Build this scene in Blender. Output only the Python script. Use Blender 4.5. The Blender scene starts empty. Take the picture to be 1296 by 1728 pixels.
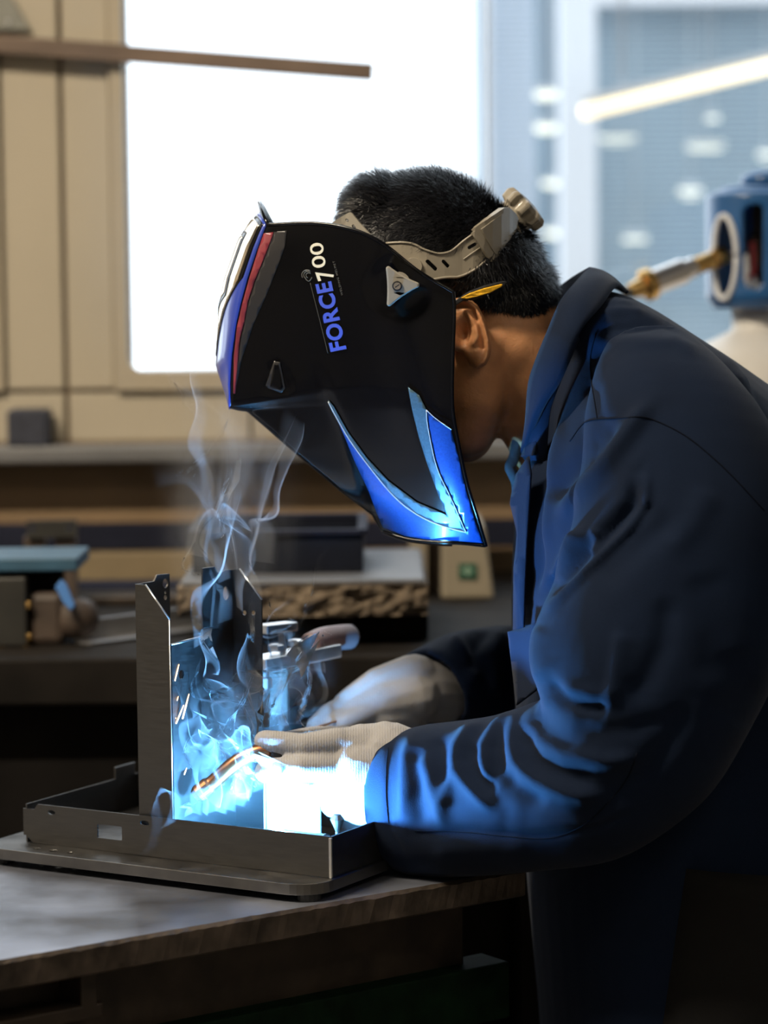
import bpy, bmesh, math, random
import numpy as np
from mathutils import Vector, Matrix
from mathutils import noise as mnoise
from mathutils.bvhtree import BVHTree
from mathutils.geometry import tessellate_polygon

random.seed(7)
rng = np.random.default_rng(7)
scene = bpy.context.scene
COL = scene.collection

# ------------------------------------------------------------------ camera
FPX = 4600.0                      # focal length in pixels of the 1296x1728 frame
TILT, ROLL = math.radians(-5.0), math.radians(-0.6)
CAM = Vector((0.0, 0.0, 1.30))
RM = Matrix.Rotation(math.pi / 2 + TILT, 3, 'X') @ Matrix.Rotation(ROLL, 3, 'Z')
cam_data = bpy.data.cameras.new('camera')
cam_data.sensor_fit = 'VERTICAL'
cam_data.sensor_height = 36.0
cam_data.lens = FPX / 1728.0 * 36.0
cam_data.clip_start, cam_data.clip_end = 0.05, 100
cam_data.dof.use_dof = True
cam_data.dof.focus_distance = 2.27
cam_data.dof.aperture_fstop = 3.9
cam_data.dof.aperture_blades = 0
cam = bpy.data.objects.new('camera', cam_data)
COL.objects.link(cam)
cam.location = CAM
cam.rotation_euler = RM.to_euler()
scene.camera = cam

# ------------------------------------------------------------------ world, exposure
world = bpy.data.worlds.new('overcast_sky')
scene.world = world
world.use_nodes = True
bg = world.node_tree.nodes['Background']
bg.inputs['Color'].default_value = (0.86, 0.93, 1.0, 1)
bg.inputs['Strength'].default_value = 3.2
scene.view_settings.view_transform = 'Standard'
scene.view_settings.look = 'None'
scene.view_settings.gamma = 1.0
scene.view_settings.use_curve_mapping = False
scene.view_settings.exposure = 0.0
scene.cycles.use_denoising = True
scene.cycles.use_adaptive_sampling = True
scene.cycles.adaptive_threshold = 0.04
scene.cycles.max_bounces = 8
scene.cycles.diffuse_bounces = 4
scene.cycles.glossy_bounces = 4
scene.cycles.transmission_bounces = 6
scene.cycles.volume_bounces = 0
scene.cycles.transparent_max_bounces = 24
scene.cycles.sample_clamp_indirect = 4.0
scene.cycles.volume_max_steps = 256

LAMP_WARM = (1.0, 0.86, 0.66)     # ceiling tubes of the workshop
LAMP_POWER = 26.0
ARC_COLOR = (0.115, 0.46, 1.0)     # light of the welding arc
ARC_POWER = 27.0

# ------------------------------------------------------------------ layout helpers
def ray(px, py):
    return RM @ Vector(((px - 648) / FPX, -(py - 864) / FPX, -1.0))
def P(px, py, y):
    d = ray(px, py); return CAM + d * ((y - CAM.y) / d.y)
def PZ(px, py, z):
    d = ray(px, py); return CAM + d * ((z - CAM.z) / d.z)
def PN(px, py, pt, n):
    d = ray(px, py); return CAM + d * ((pt - CAM).dot(n) / d.dot(n))
RMT = np.array(RM.transposed())
def project(v):                   # numpy (n,3) -> px, py
    q = (np.asarray(v) - np.array(CAM)) @ RMT.T
    return 648 + FPX * q[:, 0] / -q[:, 2], 864 - FPX * q[:, 1] / -q[:, 2]

# ------------------------------------------------------------------ materials
def _new(name):
    m = bpy.data.materials.new(name); m.use_nodes = True
    nt = m.node_tree; b = nt.nodes['Principled BSDF']
    return m, nt, b
def mat(name, col, rough=0.5, metal=0.0, var=0.0, vscale=20.0, col2=None, bump=0.0, bscale=200.0,
        coat=0.0, sheen=0.0, spec=0.5, rvar=0.0, stretch=None, emis=None, estr=0.0, alpha=1.0, detail=4.0):
    m, nt, b = _new(name)
    b.inputs['Base Color'].default_value = (*col, 1)
    b.inputs['Roughness'].default_value = rough
    b.inputs['Metallic'].default_value = metal
    b.inputs['Specular IOR Level'].default_value = spec
    b.inputs['Coat Weight'].default_value = coat
    b.inputs['Coat Roughness'].default_value = 0.08
    b.inputs['Sheen Weight'].default_value = sheen
    b.inputs['Sheen Roughness'].default_value = 0.5
    if emis:
        b.inputs['Emission Color'].default_value = (*emis, 1); b.inputs['Emission Strength'].default_value = estr
    N, L = nt.nodes, nt.links
    tc = N.new('ShaderNodeTexCoord'); mp = N.new('ShaderNodeMapping')
    L.new(tc.outputs['Object'], mp.inputs['Vector'])
    if stretch: mp.inputs['Scale'].default_value = stretch
    if var > 0 or col2 or rvar > 0:
        nz = N.new('ShaderNodeTexNoise'); nz.inputs['Scale'].default_value = vscale; nz.inputs['Detail'].default_value = detail
        L.new(mp.outputs[0], nz.inputs['Vector'])
        rp = N.new('ShaderNodeValToRGB')
        rp.color_ramp.elements[0].position = 0.32; rp.color_ramp.elements[1].position = 0.68
        c0 = [max(0, c * (1 - var)) for c in col]; c1 = list(col2) if col2 else [min(1, c * (1 + var)) for c in col]
        rp.color_ramp.elements[0].color = (*c0, 1); rp.color_ramp.elements[1].color = (*c1, 1)
        L.new(nz.outputs['Fac'], rp.inputs['Fac']); L.new(rp.outputs['Color'], b.inputs['Base Color'])
        if rvar > 0:
            mr = N.new('ShaderNodeMapRange')
            mr.inputs['From Min'].default_value = 0.3; mr.inputs['From Max'].default_value = 0.7
            mr.inputs['To Min'].default_value = max(0.03, rough - rvar); mr.inputs['To Max'].default_value = min(1, rough + rvar)
            L.new(nz.outputs['Fac'], mr.inputs['Value']); L.new(mr.outputs[0], b.inputs['Roughness'])
    if bump > 0:
        nb = N.new('ShaderNodeTexNoise'); nb.inputs['Scale'].default_value = bscale; nb.inputs['Detail'].default_value = 3
        L.new(mp.outputs[0], nb.inputs['Vector'])
        bp = N.new('ShaderNodeBump'); bp.inputs['Strength'].default_value = bump; bp.inputs['Distance'].default_value = 0.002
        L.new(nb.outputs['Fac'], bp.inputs['Height']); L.new(bp.outputs[0], b.inputs['Normal'])
    return m
def wave_bump(m, scale, strength, direction='Z', dist=0.0015, distortion=1.0):
    nt = m.node_tree; N, L = nt.nodes, nt.links; b = N['Principled BSDF']
    tc = N.new('ShaderNodeTexCoord'); w = N.new('ShaderNodeTexWave')
    w.bands_direction = direction; w.inputs['Scale'].default_value = scale; w.inputs['Distortion'].default_value = distortion
    L.new(tc.outputs['Object'], w.inputs['Vector'])
    bp = N.new('ShaderNodeBump'); bp.inputs['Strength'].default_value = strength; bp.inputs['Distance'].default_value = dist
    L.new(w.outputs['Fac'], bp.inputs['Height'])
    old = b.inputs['Normal'].links
    if old: L.new(old[0].from_socket, bp.inputs['Normal'])
    L.new(bp.outputs[0], b.inputs['Normal'])
    return m

M = {}
M['beige'] = mat('beige_panel_paint', (0.44, 0.385, 0.295), 0.55, var=0.05, vscale=3, bump=0.05, bscale=60)
M['seam'] = mat('seam_rubber', (0.17, 0.125, 0.085), 0.8, var=0.1, vscale=20)
M['frame'] = mat('window_frame_paint', (0.42, 0.36, 0.27), 0.5, var=0.05, vscale=6)
M['brown_wall'] = mat('brown_board', (0.235, 0.155, 0.085), 0.7, var=0.18, vscale=5, bump=0.1, bscale=40)
M['ledge'] = mat('ledge_grey_paint', (0.15, 0.15, 0.155), 0.5, var=0.15, vscale=10)
M['plaster'] = mat('dull_plaster', (0.36, 0.34, 0.31), 0.9, var=0.08, vscale=2)
M['ceiling'] = mat('ceiling_boards', (0.45, 0.43, 0.40), 0.9, var=0.05, vscale=2)
M['concrete'] = mat('concrete_floor', (0.12, 0.11, 0.10), 0.85, var=0.2, vscale=4)
M['wood'] = mat('weathered_wood', (0.175, 0.125, 0.095), 0.75, var=0.25, vscale=30, stretch=(0.25, 1, 1), bump=0.2, bscale=60)
M['tin'] = mat('dull_grey_tin', (0.21, 0.21, 0.185), 0.5, 0.3, var=0.1, vscale=30)
M['dark_block'] = mat('dark_blue_foam', (0.035, 0.038, 0.055), 0.8, var=0.2, vscale=80)
M['white_frame'] = mat('white_window_paint', (0.78, 0.82, 0.88), 0.4, var=0.03, vscale=4)
M['slat'] = mat('pale_blind_slat', (0.43, 0.52, 0.57), 0.5, var=0.05, vscale=4)
M['slat_light'] = mat('light_blind_slat', (0.62, 0.68, 0.76), 0.5, var=0.05, vscale=4)
M['hall'] = mat('blue_grey_hall_wall', (0.20, 0.27, 0.33), 0.8, var=0.3, vscale=1.2)
M['lamp'] = mat('lamp_glow', (1, 0.95, 0.8), 0.5, emis=(1.0, 0.97, 0.78), estr=1.3)
M['tube_glow'] = mat('tube_lamp_glow', (1, 0.9, 0.7), 0.5, emis=(1.0, 0.80, 0.50), estr=1.7)
M['lamp_body'] = mat('lamp_housing', (0.55, 0.57, 0.6), 0.5)
M['bench'] = mat('dark_oily_bench', (0.011, 0.009, 0.0075), 0.7, var=0.4, vscale=12, bump=0.2, bscale=50, spec=0.12)
M['bench_under'] = mat('black_bench_frame', (0.007, 0.006, 0.0055), 0.8, var=0.3, vscale=10, spec=0.08)
M['steel'] = mat('brushed_sheet_steel', (0.105, 0.102, 0.100), 0.42, 1.0, var=0.06, vscale=60, stretch=(1, 1, 12), bump=0.03, bscale=400, rvar=0.06)
M['steel_plate'] = mat('ground_steel_plate', (0.17, 0.165, 0.16), 0.36, 1.0, var=0.1, vscale=40, rvar=0.08)
M['steel_edge'] = mat('cut_steel_edge', (0.75, 0.75, 0.75), 0.3, 1.0)
M['hole_dark'] = mat('hole_dark', (0.01, 0.01, 0.012), 0.8)
M['table'] = mat('worn_table_steel', (0.12, 0.125, 0.15), 0.42, 0.7, var=0.35, vscale=9, col2=(0.27, 0.29, 0.35), rvar=0.12, bump=0.12, bscale=70, detail=8)
M['table_edge'] = mat('worn_table_edge', (0.09, 0.07, 0.055), 0.5, 0.6, var=0.5, vscale=35, bump=0.5, bscale=60)
M['green'] = mat('dark_green_paint', (0.003, 0.012, 0.005), 0.6, var=0.4, vscale=40, bump=0.2, bscale=150, spec=0.08)
M['rust_dark'] = mat('dark_rusty_steel', (0.035, 0.025, 0.018), 0.55, 0.4, var=0.4, vscale=30)
M['copper'] = mat('copper_neck', (0.42, 0.19, 0.09), 0.32, 1.0, var=0.2, vscale=60)
M['black_rubber'] = mat('black_rubber', (0.012, 0.012, 0.013), 0.5)
M['grip'] = mat('clamp_grip', (0.16, 0.10, 0.10), 0.45, var=0.2, vscale=30)
M['helmet'] = mat('black_gloss_shell', (0.0014, 0.0014, 0.0020), 0.17, var=0.25, vscale=300, spec=0.32)
M['helmet_grey'] = mat('charcoal_facet', (0.020, 0.019, 0.020), 0.3, coat=0.3)
M['dec_blue'] = mat('blue_metal_flake', (0.010, 0.075, 0.36), 0.30, 0.35, coat=0.5, var=0.15, vscale=600)
M['dec_teal'] = mat('grey_teal_flake', (0.07, 0.14, 0.19), 0.35, 0.4, coat=0.4, var=0.15, vscale=600)
M['dec_line'] = mat('silver_pinstripe', (0.62, 0.64, 0.66), 0.35, 0.3)
M['dec_red'] = mat('dark_red_stripe', (0.19, 0.022, 0.032), 0.35, coat=0.4, var=0.2, vscale=80)
M['front_blue'] = mat('blue_front_frame', (0.018, 0.045, 0.33), 0.3, coat=0.5)
M['lens'] = mat('mirrored_lens', (0.92, 0.80, 0.62), 0.10, 1.0)
M['text_blue'] = mat('print_blue', (0.055, 0.095, 0.50), 0.4)
M['text_cream'] = mat('print_cream', (0.66, 0.62, 0.48), 0.4)
M['text_grey'] = mat('print_grey', (0.10, 0.095, 0.08), 0.4)
M['band'] = mat('grey_headgear_plastic', (0.245, 0.215, 0.165), 0.42, var=0.06, vscale=60, coat=0.15)
M['knob'] = mat('grey_knob_plastic', (0.26, 0.24, 0.20), 0.38, var=0.05, vscale=60)
M['yellow'] = mat('yellow_grip', (0.78, 0.42, 0.012), 0.5, var=0.25, vscale=300)
M['hair'] = mat('black_hair', (0.0055, 0.0056, 0.0075), 0.38, spec=0.38)
M['navy'] = mat('navy_cotton_twill', (0.0033, 0.0086, 0.0240), 0.85, var=0.12, vscale=14, bump=0.25, bscale=1400, sheen=0.04, spec=0.10)
M['seamthread'] = mat('navy_seam', (0.0015, 0.003, 0.008), 0.9, spec=0.1)
M['shirt'] = mat('grey_shirt_knit', (0.07, 0.072, 0.08), 0.9, var=0.15, vscale=200, bump=0.3, bscale=600)
M['trouser'] = mat('charcoal_trousers', (0.009, 0.009, 0.0095), 0.9, var=0.12, vscale=20, bump=0.2, bscale=900, spec=0.15)
M['boot'] = mat('black_boot_leather', (0.012, 0.011, 0.010), 0.5)
M['glove'] = wave_bump(mat('white_knit_glove', (0.30, 0.29, 0.285), 0.9, var=0.08, vscale=30, bump=0.3, bscale=800, sheen=0.2, spec=0.2), 140, 0.22, 'X', 0.0008, 1.0)
M['bottle_blue'] = mat('blue_gas_guard', (0.015, 0.095, 0.27), 0.35, coat=0.3, var=0.08, vscale=20)
M['bottle_white'] = mat('white_cylinder_paint', (0.62, 0.60, 0.57), 0.45, var=0.06, vscale=10)
M['brass'] = mat('brass', (0.72, 0.45, 0.16), 0.22, 1.0, var=0.1, vscale=40)
M['chrome'] = mat('chrome', (0.75, 0.72, 0.70), 0.15, 1.0)
M['red'] = mat('red_print', (0.30, 0.02, 0.025), 0.5)
M['white'] = mat('white_print', (0.65, 0.66, 0.68), 0.5)
M['crate'] = mat('dark_blue_crate_plastic', (0.008, 0.010, 0.018), 0.6, var=0.15, vscale=20, spec=0.12)
M['stone'] = mat('rough_concrete_slab', (0.12, 0.085, 0.055), 0.95, var=0.55, vscale=28, bump=0.9, bscale=45, col2=(0.21, 0.16, 0.11))
M['stone_top'] = mat('smooth_slab_top', (0.11, 0.115, 0.13), 0.5, var=0.12, vscale=20)
M['cabinet'] = mat('cream_cabinet_paint', (0.27, 0.23, 0.165), 0.6, var=0.07, vscale=6)
M['sign_green'] = mat('sign_green', (0.014, 0.09, 0.055), 0.5)
M['sign_pale'] = mat('sign_pale', (0.25, 0.38, 0.28), 0.5)
M['vise_blue'] = mat('pale_blue_paint', (0.03, 0.085, 0.14), 0.55, var=0.15, vscale=30)
M['lever_blue'] = mat('bright_blue_plastic', (0.08, 0.22, 0.55), 0.45)
M['vise_brown'] = mat('brown_cast_iron', (0.055, 0.038, 0.028), 0.6, var=0.3, vscale=25, bump=0.2, bscale=80)
M['vise_dark'] = mat('dark_olive_iron', (0.018, 0.017, 0.014), 0.6, var=0.3, vscale=25)
M['rail_dark'] = mat('dark_blue_rail', (0.014, 0.016, 0.030), 0.7, var=0.2, vscale=12, spec=0.12)
M['rail_beige'] = mat('ochre_board', (0.20, 0.15, 0.085), 0.7, var=0.2, vscale=8)
M['alu'] = mat('aluminium_angle', (0.55, 0.55, 0.56), 0.35, 0.9, var=0.1, vscale=20)
M['pale_plate'] = mat('pale_galvanised_plate', (0.62, 0.64, 0.66), 0.55, 0.2, var=0.1, vscale=60)
M['spark'] = mat('hot_spark', (1, 0.6, 0.3), 0.5, emis=(1.0, 0.60, 0.28), estr=4.0)
M['arc'] = mat('arc_plasma', (1, 1, 1), 0.5, emis=(0.8, 0.92, 1.0), estr=60.0)
def skin_mat():
    m = mat('tanned_skin', (0.50, 0.235, 0.105), 0.48, var=0.14, vscale=55, bump=0.25, bscale=420, spec=0.4, detail=6)
    b = m.node_tree.nodes['Principled BSDF']
    b.inputs['Subsurface Weight'].default_value = 0.15
    b.inputs['Subsurface Radius'].default_value = (0.008, 0.003, 0.0015)
    b.inputs['Subsurface Scale'].default_value = 0.5
    return m
M['skin'] = skin_mat()
def glass_mat():
    m = bpy.data.materials.new('clear_window_glass'); m.use_nodes = True
    nt = m.node_tree; nt.nodes.clear()
    o = nt.nodes.new('ShaderNodeOutputMaterial'); t = nt.nodes.new('ShaderNodeBsdfTransparent'); g = nt.nodes.new('ShaderNodeBsdfGlossy')
    t.inputs[0].default_value = (0.96, 0.98, 0.99, 1); g.inputs['Roughness'].default_value = 0.02
    mx = nt.nodes.new('ShaderNodeMixShader'); mx.inputs[0].default_value = 0.05
    nt.links.new(t.outputs[0], mx.inputs[1]); nt.links.new(g.outputs[0], mx.inputs[2]); nt.links.new(mx.outputs[0], o.inputs[0])
    return m
M['glass'] = glass_mat()

# ------------------------------------------------------------------ object helpers
WLOC = {}
def props(o, label=None, cat=None, group=None, kind=None):
    if label: o['label'] = label
    if cat: o['category'] = cat
    if group: o['group'] = group
    if kind: o['kind'] = kind
    return o
def thing(name, label, cat, loc, group=None, kind=None):
    o = bpy.data.objects.new(name, None); COL.objects.link(o)
    o.empty_display_size = 0.05
    o.location = loc; WLOC[o] = Vector(loc)
    return props(o, label, cat, group, kind)
def link(name, me, mt, parent=None, smooth=False, solid=None, bevel=None, offset=0.0):
    """verts of me are in world space; re-bases them on the parent or on the mesh's own base"""
    o = bpy.data.objects.new(name, me); COL.objects.link(o)
    if mt is not None:
        for m_ in (mt if isinstance(mt, (list, tuple)) else [mt]): me.materials.append(M[m_] if isinstance(m_, str) else m_)
    n = len(me.vertices)
    co = np.empty(n * 3, np.float32); me.vertices.foreach_get('co', co); co = co.reshape(-1, 3)
    if parent is not None:
        base = WLOC[parent]; o.parent = parent; WLOC[o] = base.copy()
    else:
        base = Vector(((co[:, 0].min() + co[:, 0].max()) / 2, (co[:, 1].min() + co[:, 1].max()) / 2, co[:, 2].min()))
        o.location = base; WLOC[o] = base.copy()
    co -= np.array(base, np.float32)
    me.vertices.foreach_set('co', co.ravel()); me.update()
    if smooth: me.polygons.foreach_set('use_smooth', [True] * len(me.polygons))
    if solid:
        s = o.modifiers.new('solid', 'SOLIDIFY'); s.thickness = solid; s.offset = offset
    if bevel:
        b = o.modifiers.new('bevel', 'BEVEL'); b.width = bevel; b.segments = 2; b.limit_method = 'ANGLE'; b.angle_limit = math.radians(40)
    return o
def mesh(name, verts, faces, mt, parent=None, **k):
    me = bpy.data.meshes.new(name); me.from_pydata([tuple(v) for v in verts], [], [tuple(f) for f in faces]); me.validate(); me.update()
    return link(name, me, mt, parent, **k)
def bm_link(name, bm, mt, parent=None, **k):
    bmesh.ops.recalc_face_normals(bm, faces=bm.faces)
    me = bpy.data.meshes.new(name); bm.to_mesh(me); bm.free()
    return link(name, me, mt, parent, **k)
def world_bvh(o):
    """tree of the mesh data in world space (no modifiers)"""
    off = WLOC[o]; me = o.data
    return BVHTree.FromPolygons([v.co + off for v in me.vertices], [tuple(p.vertices) for p in me.polygons])
def bm_box(bm, c, size, axes=None):
    """box centred at c, half axes from unit axes"""
    ax = axes or (Vector((1, 0, 0)), Vector((0, 1, 0)), Vector((0, 0, 1)))
    vs = []
    for i in (-1, 1):
        for j in (-1, 1):
            for k in (-1, 1):
                vs.append(bm.verts.new(Vector(c) + ax[0] * (i * size[0] / 2) + ax[1] * (j * size[1] / 2) + ax[2] * (k * size[2] / 2)))
    for f in ((0, 1, 3, 2), (4, 6, 7, 5), (0, 4, 5, 1), (2, 3, 7, 6), (0, 2, 6, 4), (1, 5, 7, 3)):
        bm.faces.new([vs[i] for i in f])
def box(name, c, size, mt, parent=None, axes=None, bevel=0.0015, **k):
    bm = bmesh.new(); bm_box(bm, c, size, axes); return bm_link(name, bm, mt, parent, bevel=bevel, **k)
def box2(name, lo, hi, mt, parent=None, bevel=0.0015, **k):
    lo, hi = Vector(lo), Vector(hi); return box(name, (lo + hi) / 2, hi - lo, mt, parent, bevel=bevel, **k)
def catmull(pts, n):
    pts = [np.array(p, float) for p in pts]
    pts = [2 * pts[0] - pts[1]] + pts + [2 * pts[-1] - pts[-2]]
    out = []
    m = len(pts) - 3
    for i in range(m):
        p0, p1, p2, p3 = pts[i:i + 4]
        for k in range(n):
            t = k / n
            out.append(0.5 * ((2 * p1) + (-p0 + p2) * t + (2 * p0 - 5 * p1 + 4 * p2 - p3) * t * t + (-p0 + 3 * p1 - 3 * p2 + p3) * t ** 3))
    out.append(pts[-2]); return out
def bm_tube(bm, path, radii, seg=10, caps=True):
    path = [Vector(p) for p in path]; n = len(path)
    if not hasattr(radii, '__len__'): radii = [radii] * n
    rings = []; up = None
    for i, p in enumerate(path):
        t = (path[min(i + 1, n - 1)] - path[max(i - 1, 0)]).normalized()
        if up is None:
            up = Vector((0, 0, 1)) if abs(t.z) < 0.9 else Vector((1, 0, 0))
        a = t.cross(up).normalized(); b = a.cross(t).normalized(); up = b
        rings.append([bm.verts.new(p + (a * math.cos(2 * math.pi * k / seg) + b * math.sin(2 * math.pi * k / seg)) * radii[i]) for k in range(seg)])
    for r0, r1 in zip(rings, rings[1:]):
        for k in range(seg): bm.faces.new((r0[k], r0[(k + 1) % seg], r1[(k + 1) % seg], r1[k]))
    if caps: bm.faces.new(rings[0][::-1]); bm.faces.new(rings[-1])
def tube(name, path, radii, mt, parent=None, seg=10, **k):
    bm = bmesh.new(); bm_tube(bm, path, radii, seg); k.setdefault('smooth', True); return bm_link(name, bm, mt, parent, **k)
def bm_lathe(bm, prof, origin, axis, seg=24):
    """prof: list of (radius, distance along axis)"""
    axis = Vector(axis).normalized(); o = Vector(origin)
    a = axis.orthogonal().normalized(); b = axis.cross(a); rings = []
    for r, h in prof:
        rings.append([bm.verts.new(o + axis * h + (a * math.cos(2 * math.pi * k / seg) + b * math.sin(2 * math.pi * k / seg)) * max(r, 1e-5)) for k in range(seg)])
    for r0, r1 in zip(rings, rings[1:]):
        for k in range(seg): bm.faces.new((r0[k], r0[(k + 1) % seg], r1[(k + 1) % seg], r1[k]))
    bm.faces.new(rings[0][::-1]); bm.faces.new(rings[-1])
def lathe(name, prof, origin, axis, mt, parent=None, seg=24, **k):
    bm = bmesh.new(); bm_lathe(bm, prof, origin, axis, seg); return bm_link(name, bm, mt, parent, **k)
def bm_ball(bm, c, r, sub=2, axes=None):
    res = bmesh.ops.create_icosphere(bm, subdivisions=sub, radius=1.0)
    r = r if hasattr(r, '__len__') else (r, r, r)
    ax = axes or (Vector((1, 0, 0)), Vector((0, 1, 0)), Vector((0, 0, 1)))
    for v in res['verts']:
        co = v.co.copy(); v.co = Vector(c) + ax[0] * co.x * r[0] + ax[1] * co.y * r[1] + ax[2] * co.z * r[2]
def bm_capsule(bm, chain, seg=14):
    """chain: [(point, radius)] -> tapering tube with round joints"""
    bm_tube(bm, [c[0] for c in chain], [c[1] for c in chain], seg)
    for c in chain: bm_ball(bm, c[0], c[1] * 0.998)
def flat_bm(outer, holes=(), grid=None):
    """2-D polygon with holes as a triangulated bmesh in z = 0, cut by a square grid"""
    loops = [[Vector((p[0], p[1], 0)) for p in outer]] + [[Vector((p[0], p[1], 0)) for p in h] for h in holes]
    tris = tessellate_polygon(loops); flat = [p for l in loops for p in l]
    bm = bmesh.new(); vs = [bm.verts.new(p) for p in flat]
    for t in tris:
        try: bm.faces.new([vs[i] for i in t])
        except ValueError: pass
    if grid:
        xs = [p.x for p in flat]; ys = [p.y for p in flat]
        for ax, (lo, hi) in ((0, (min(xs), max(xs))), (1, (min(ys), max(ys)))):
            k = math.floor(lo / grid) + 1
            while k * grid < hi:
                no = Vector((1, 0, 0)) if ax == 0 else Vector((0, 1, 0))
                bmesh.ops.bisect_plane(bm, geom=bm.verts[:] + bm.edges[:] + bm.faces[:], plane_co=no * (k * grid), plane_no=no, dist=1e-6)
                k += 1
    return bm
def sheet(name, outer, mapf, mt, parent=None, holes=(), thick=0.0015, grid=None, bevel=None, smooth=False, offset=0.0):
    bm = flat_bm(outer, holes, grid)
    for v in bm.verts: v.co = mapf(v.co.x, v.co.y)
    bmesh.ops.recalc_face_normals(bm, faces=bm.faces)
    return bm_link(name, bm, mt, parent, solid=thick, bevel=bevel, smooth=smooth, offset=offset)
def hit(px, py, bvh, off=0.0, ymid=2.4):
    d = ray(px, py).normalized(); r = bvh.ray_cast(CAM, d)
    if r[0] is None:
        r = bvh.find_nearest(P(px, py, ymid - 0.08)); return r[0] - d * off
    n = r[1] if r[1].dot(d) < 0 else -r[1]
    return r[0] + n * off
def decal(name, outer, bvh, mt, parent, off=0.0006, grid=8, holes=(), thick=0.0003, ymid=2.4):
    bm = flat_bm(outer, holes, grid)
    for v in bm.verts: v.co = hit(v.co.x, v.co.y, bvh, off, ymid)
    return bm_link(name, bm, mt, parent, smooth=True, solid=thick)
def circ(cx, cy, rx, ry=None, n=16, a0=0.0):
    ry = ry or rx; return [(cx + rx * math.cos(a0 + 2 * math.pi * k / n), cy + ry * math.sin(a0 + 2 * math.pi * k / n)) for k in range(n)]
def rrect(x0, y0, x1, y1, r, n=6):
    out = []
    for cx, cy, a in ((x1 - r, y0 + r, -90), (x1 - r, y1 - r, 0), (x0 + r, y1 - r, 90), (x0 + r, y0 + r, 180)):
        for k in range(n + 1):
            t = math.radians(a + 90 * k / n); out.append((cx + r * math.cos(t), cy + r * math.sin(t)))
    return out
def slot2d(x0, y0, x1, y1, r, n=6):
    a = math.atan2(y1 - y0, x1 - x0); out = []
    for cx, cy, s in ((x1, y1, a - math.pi / 2), (x0, y0, a + math.pi / 2)):
        for k in range(n + 1): out.append((cx + r * math.cos(s + math.pi * k / n), cy + r * math.sin(s + math.pi * k / n)))
    return out
def remesh(bm, voxel, smooth_it=4, factor=0.5):
    """union of closed shapes as one continuous surface"""
    bmesh.ops.recalc_face_normals(bm, faces=bm.faces)
    me = bpy.data.meshes.new('tmp'); bm.to_mesh(me); bm.free()
    o = bpy.data.objects.new('tmp', me); COL.objects.link(o)
    r = o.modifiers.new('r', 'REMESH'); r.mode = 'VOXEL'; r.voxel_size = voxel
    s = o.modifiers.new('s', 'SMOOTH'); s.factor = factor; s.iterations = smooth_it
    dg = bpy.context.evaluated_depsgraph_get()
    out = bpy.data.meshes.new_from_object(o.evaluated_get(dg))
    bpy.data.objects.remove(o); bpy.data.meshes.remove(me)
    return out
def interp(tab, t):
    """piecewise-linear table [(t, v...)]"""
    ts = [r[0] for r in tab]; return tuple(float(np.interp(t, ts, [r[i] for r in tab])) for i in range(1, len(tab[0])))
def smoothtab(tab, t):
    """Catmull-like smooth interpolation of a table"""
    ts = [r[0] for r in tab]; i = max(0, min(len(ts) - 2, int(np.searchsorted(ts, t)) - 1))
    def tang(j):
        a, b = max(j - 1, 0), min(j + 1, len(ts) - 1)
        return [(tab[b][k] - tab[a][k]) / (ts[b] - ts[a]) for k in range(1, len(tab[0]))]
    h = ts[i + 1] - ts[i]; s = (t - ts[i]) / h; m0, m1 = tang(i), tang(i + 1)
    return tuple((2 * s**3 - 3 * s**2 + 1) * tab[i][k + 1] + (s**3 - 2 * s**2 + s) * h * m0[k] + (-2 * s**3 + 3 * s**2) * tab[i + 1][k + 1] + (s**3 - s**2) * h * m1[k] for k in range(len(tab[0]) - 1))

# ================================================================== THE SETTING
YB = 3.60                                            # inner face of the back wall
def bx(px, y=YB, py=600): return P(px, py, y).x
def bz(py, y=YB, px=400): return P(px, py, y).z
XW0, XW1 = bx(217), bx(822)                          # bright window
ZS = bz(625); ZTOP = 2.55
ZL = bz(742)                                         # ledge level
XL, XR, YF, ZC = -2.6, 3.0, -1.3, 3.0
def struct(o): o['kind'] = 'structure'; return o
struct(box2('floor', (XL, YF, -0.1), (XR, YB, 0), 'concrete', bevel=None))
struct(box2('ceiling', (XL, YF, ZC), (XR, YB + 0.1, ZC + 0.1), 'ceiling', bevel=None))
struct(box2('wall_left', (XL - 0.1, YF, 0), (XL, YB, ZC), 'plaster', bevel=None))
struct(box2('wall_right', (XR, YF, 0), (XR + 0.1, YB, ZC), 'plaster', bevel=None))
struct(box2('wall_front', (XL, YF - 0.1, 0), (XR, YF, ZC), 'plaster', bevel=None))
# back wall: a shell with two openings
wb = thing('wall_back', None, None, (0, YB, 0), kind='structure')
def wpart(name, x0, x1, z0, z1, mt, y0=YB, y1=YB + 0.08, bevel=0.002):
    return box2(name, (x0, y0, z0), (x1, y1, z1), mt, wb, bevel=bevel)
XG0 = bx(828); XG1 = 2.7                              # second, wide glazed opening
wpart('dado', XL, XR, 0, ZL, 'brown_wall')
WIN_L = [('window_3', -622, -14), ('window_4', -1270, -668)]          # two more windows of the row, left of the frame
for x0, x1 in ((XL, bx(-1272)), (bx(-666), bx(-624)), (bx(-12), XW0)): wpart('backing', x0, x1, ZL, ZC, 'seam', y0=YB + 0.012)
for _, p0, p1 in WIN_L:
    wpart('backing', bx(p0 - 2), bx(p1 + 2), ZL, ZS, 'seam', y0=YB + 0.012); wpart('header', bx(p0 - 2), bx(p1 + 2), ZTOP, ZC, 'beige')
wpart('backing', XW0, XW1, ZL, ZS, 'seam', y0=YB + 0.012)
wpart('header', XW0, XR, ZTOP, ZC, 'plaster')
wpart('pier', XG1, XR, ZL, ZTOP, 'plaster')
wpart('apron', XW1, XG1, ZL, bz(700), 'frame')
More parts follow.
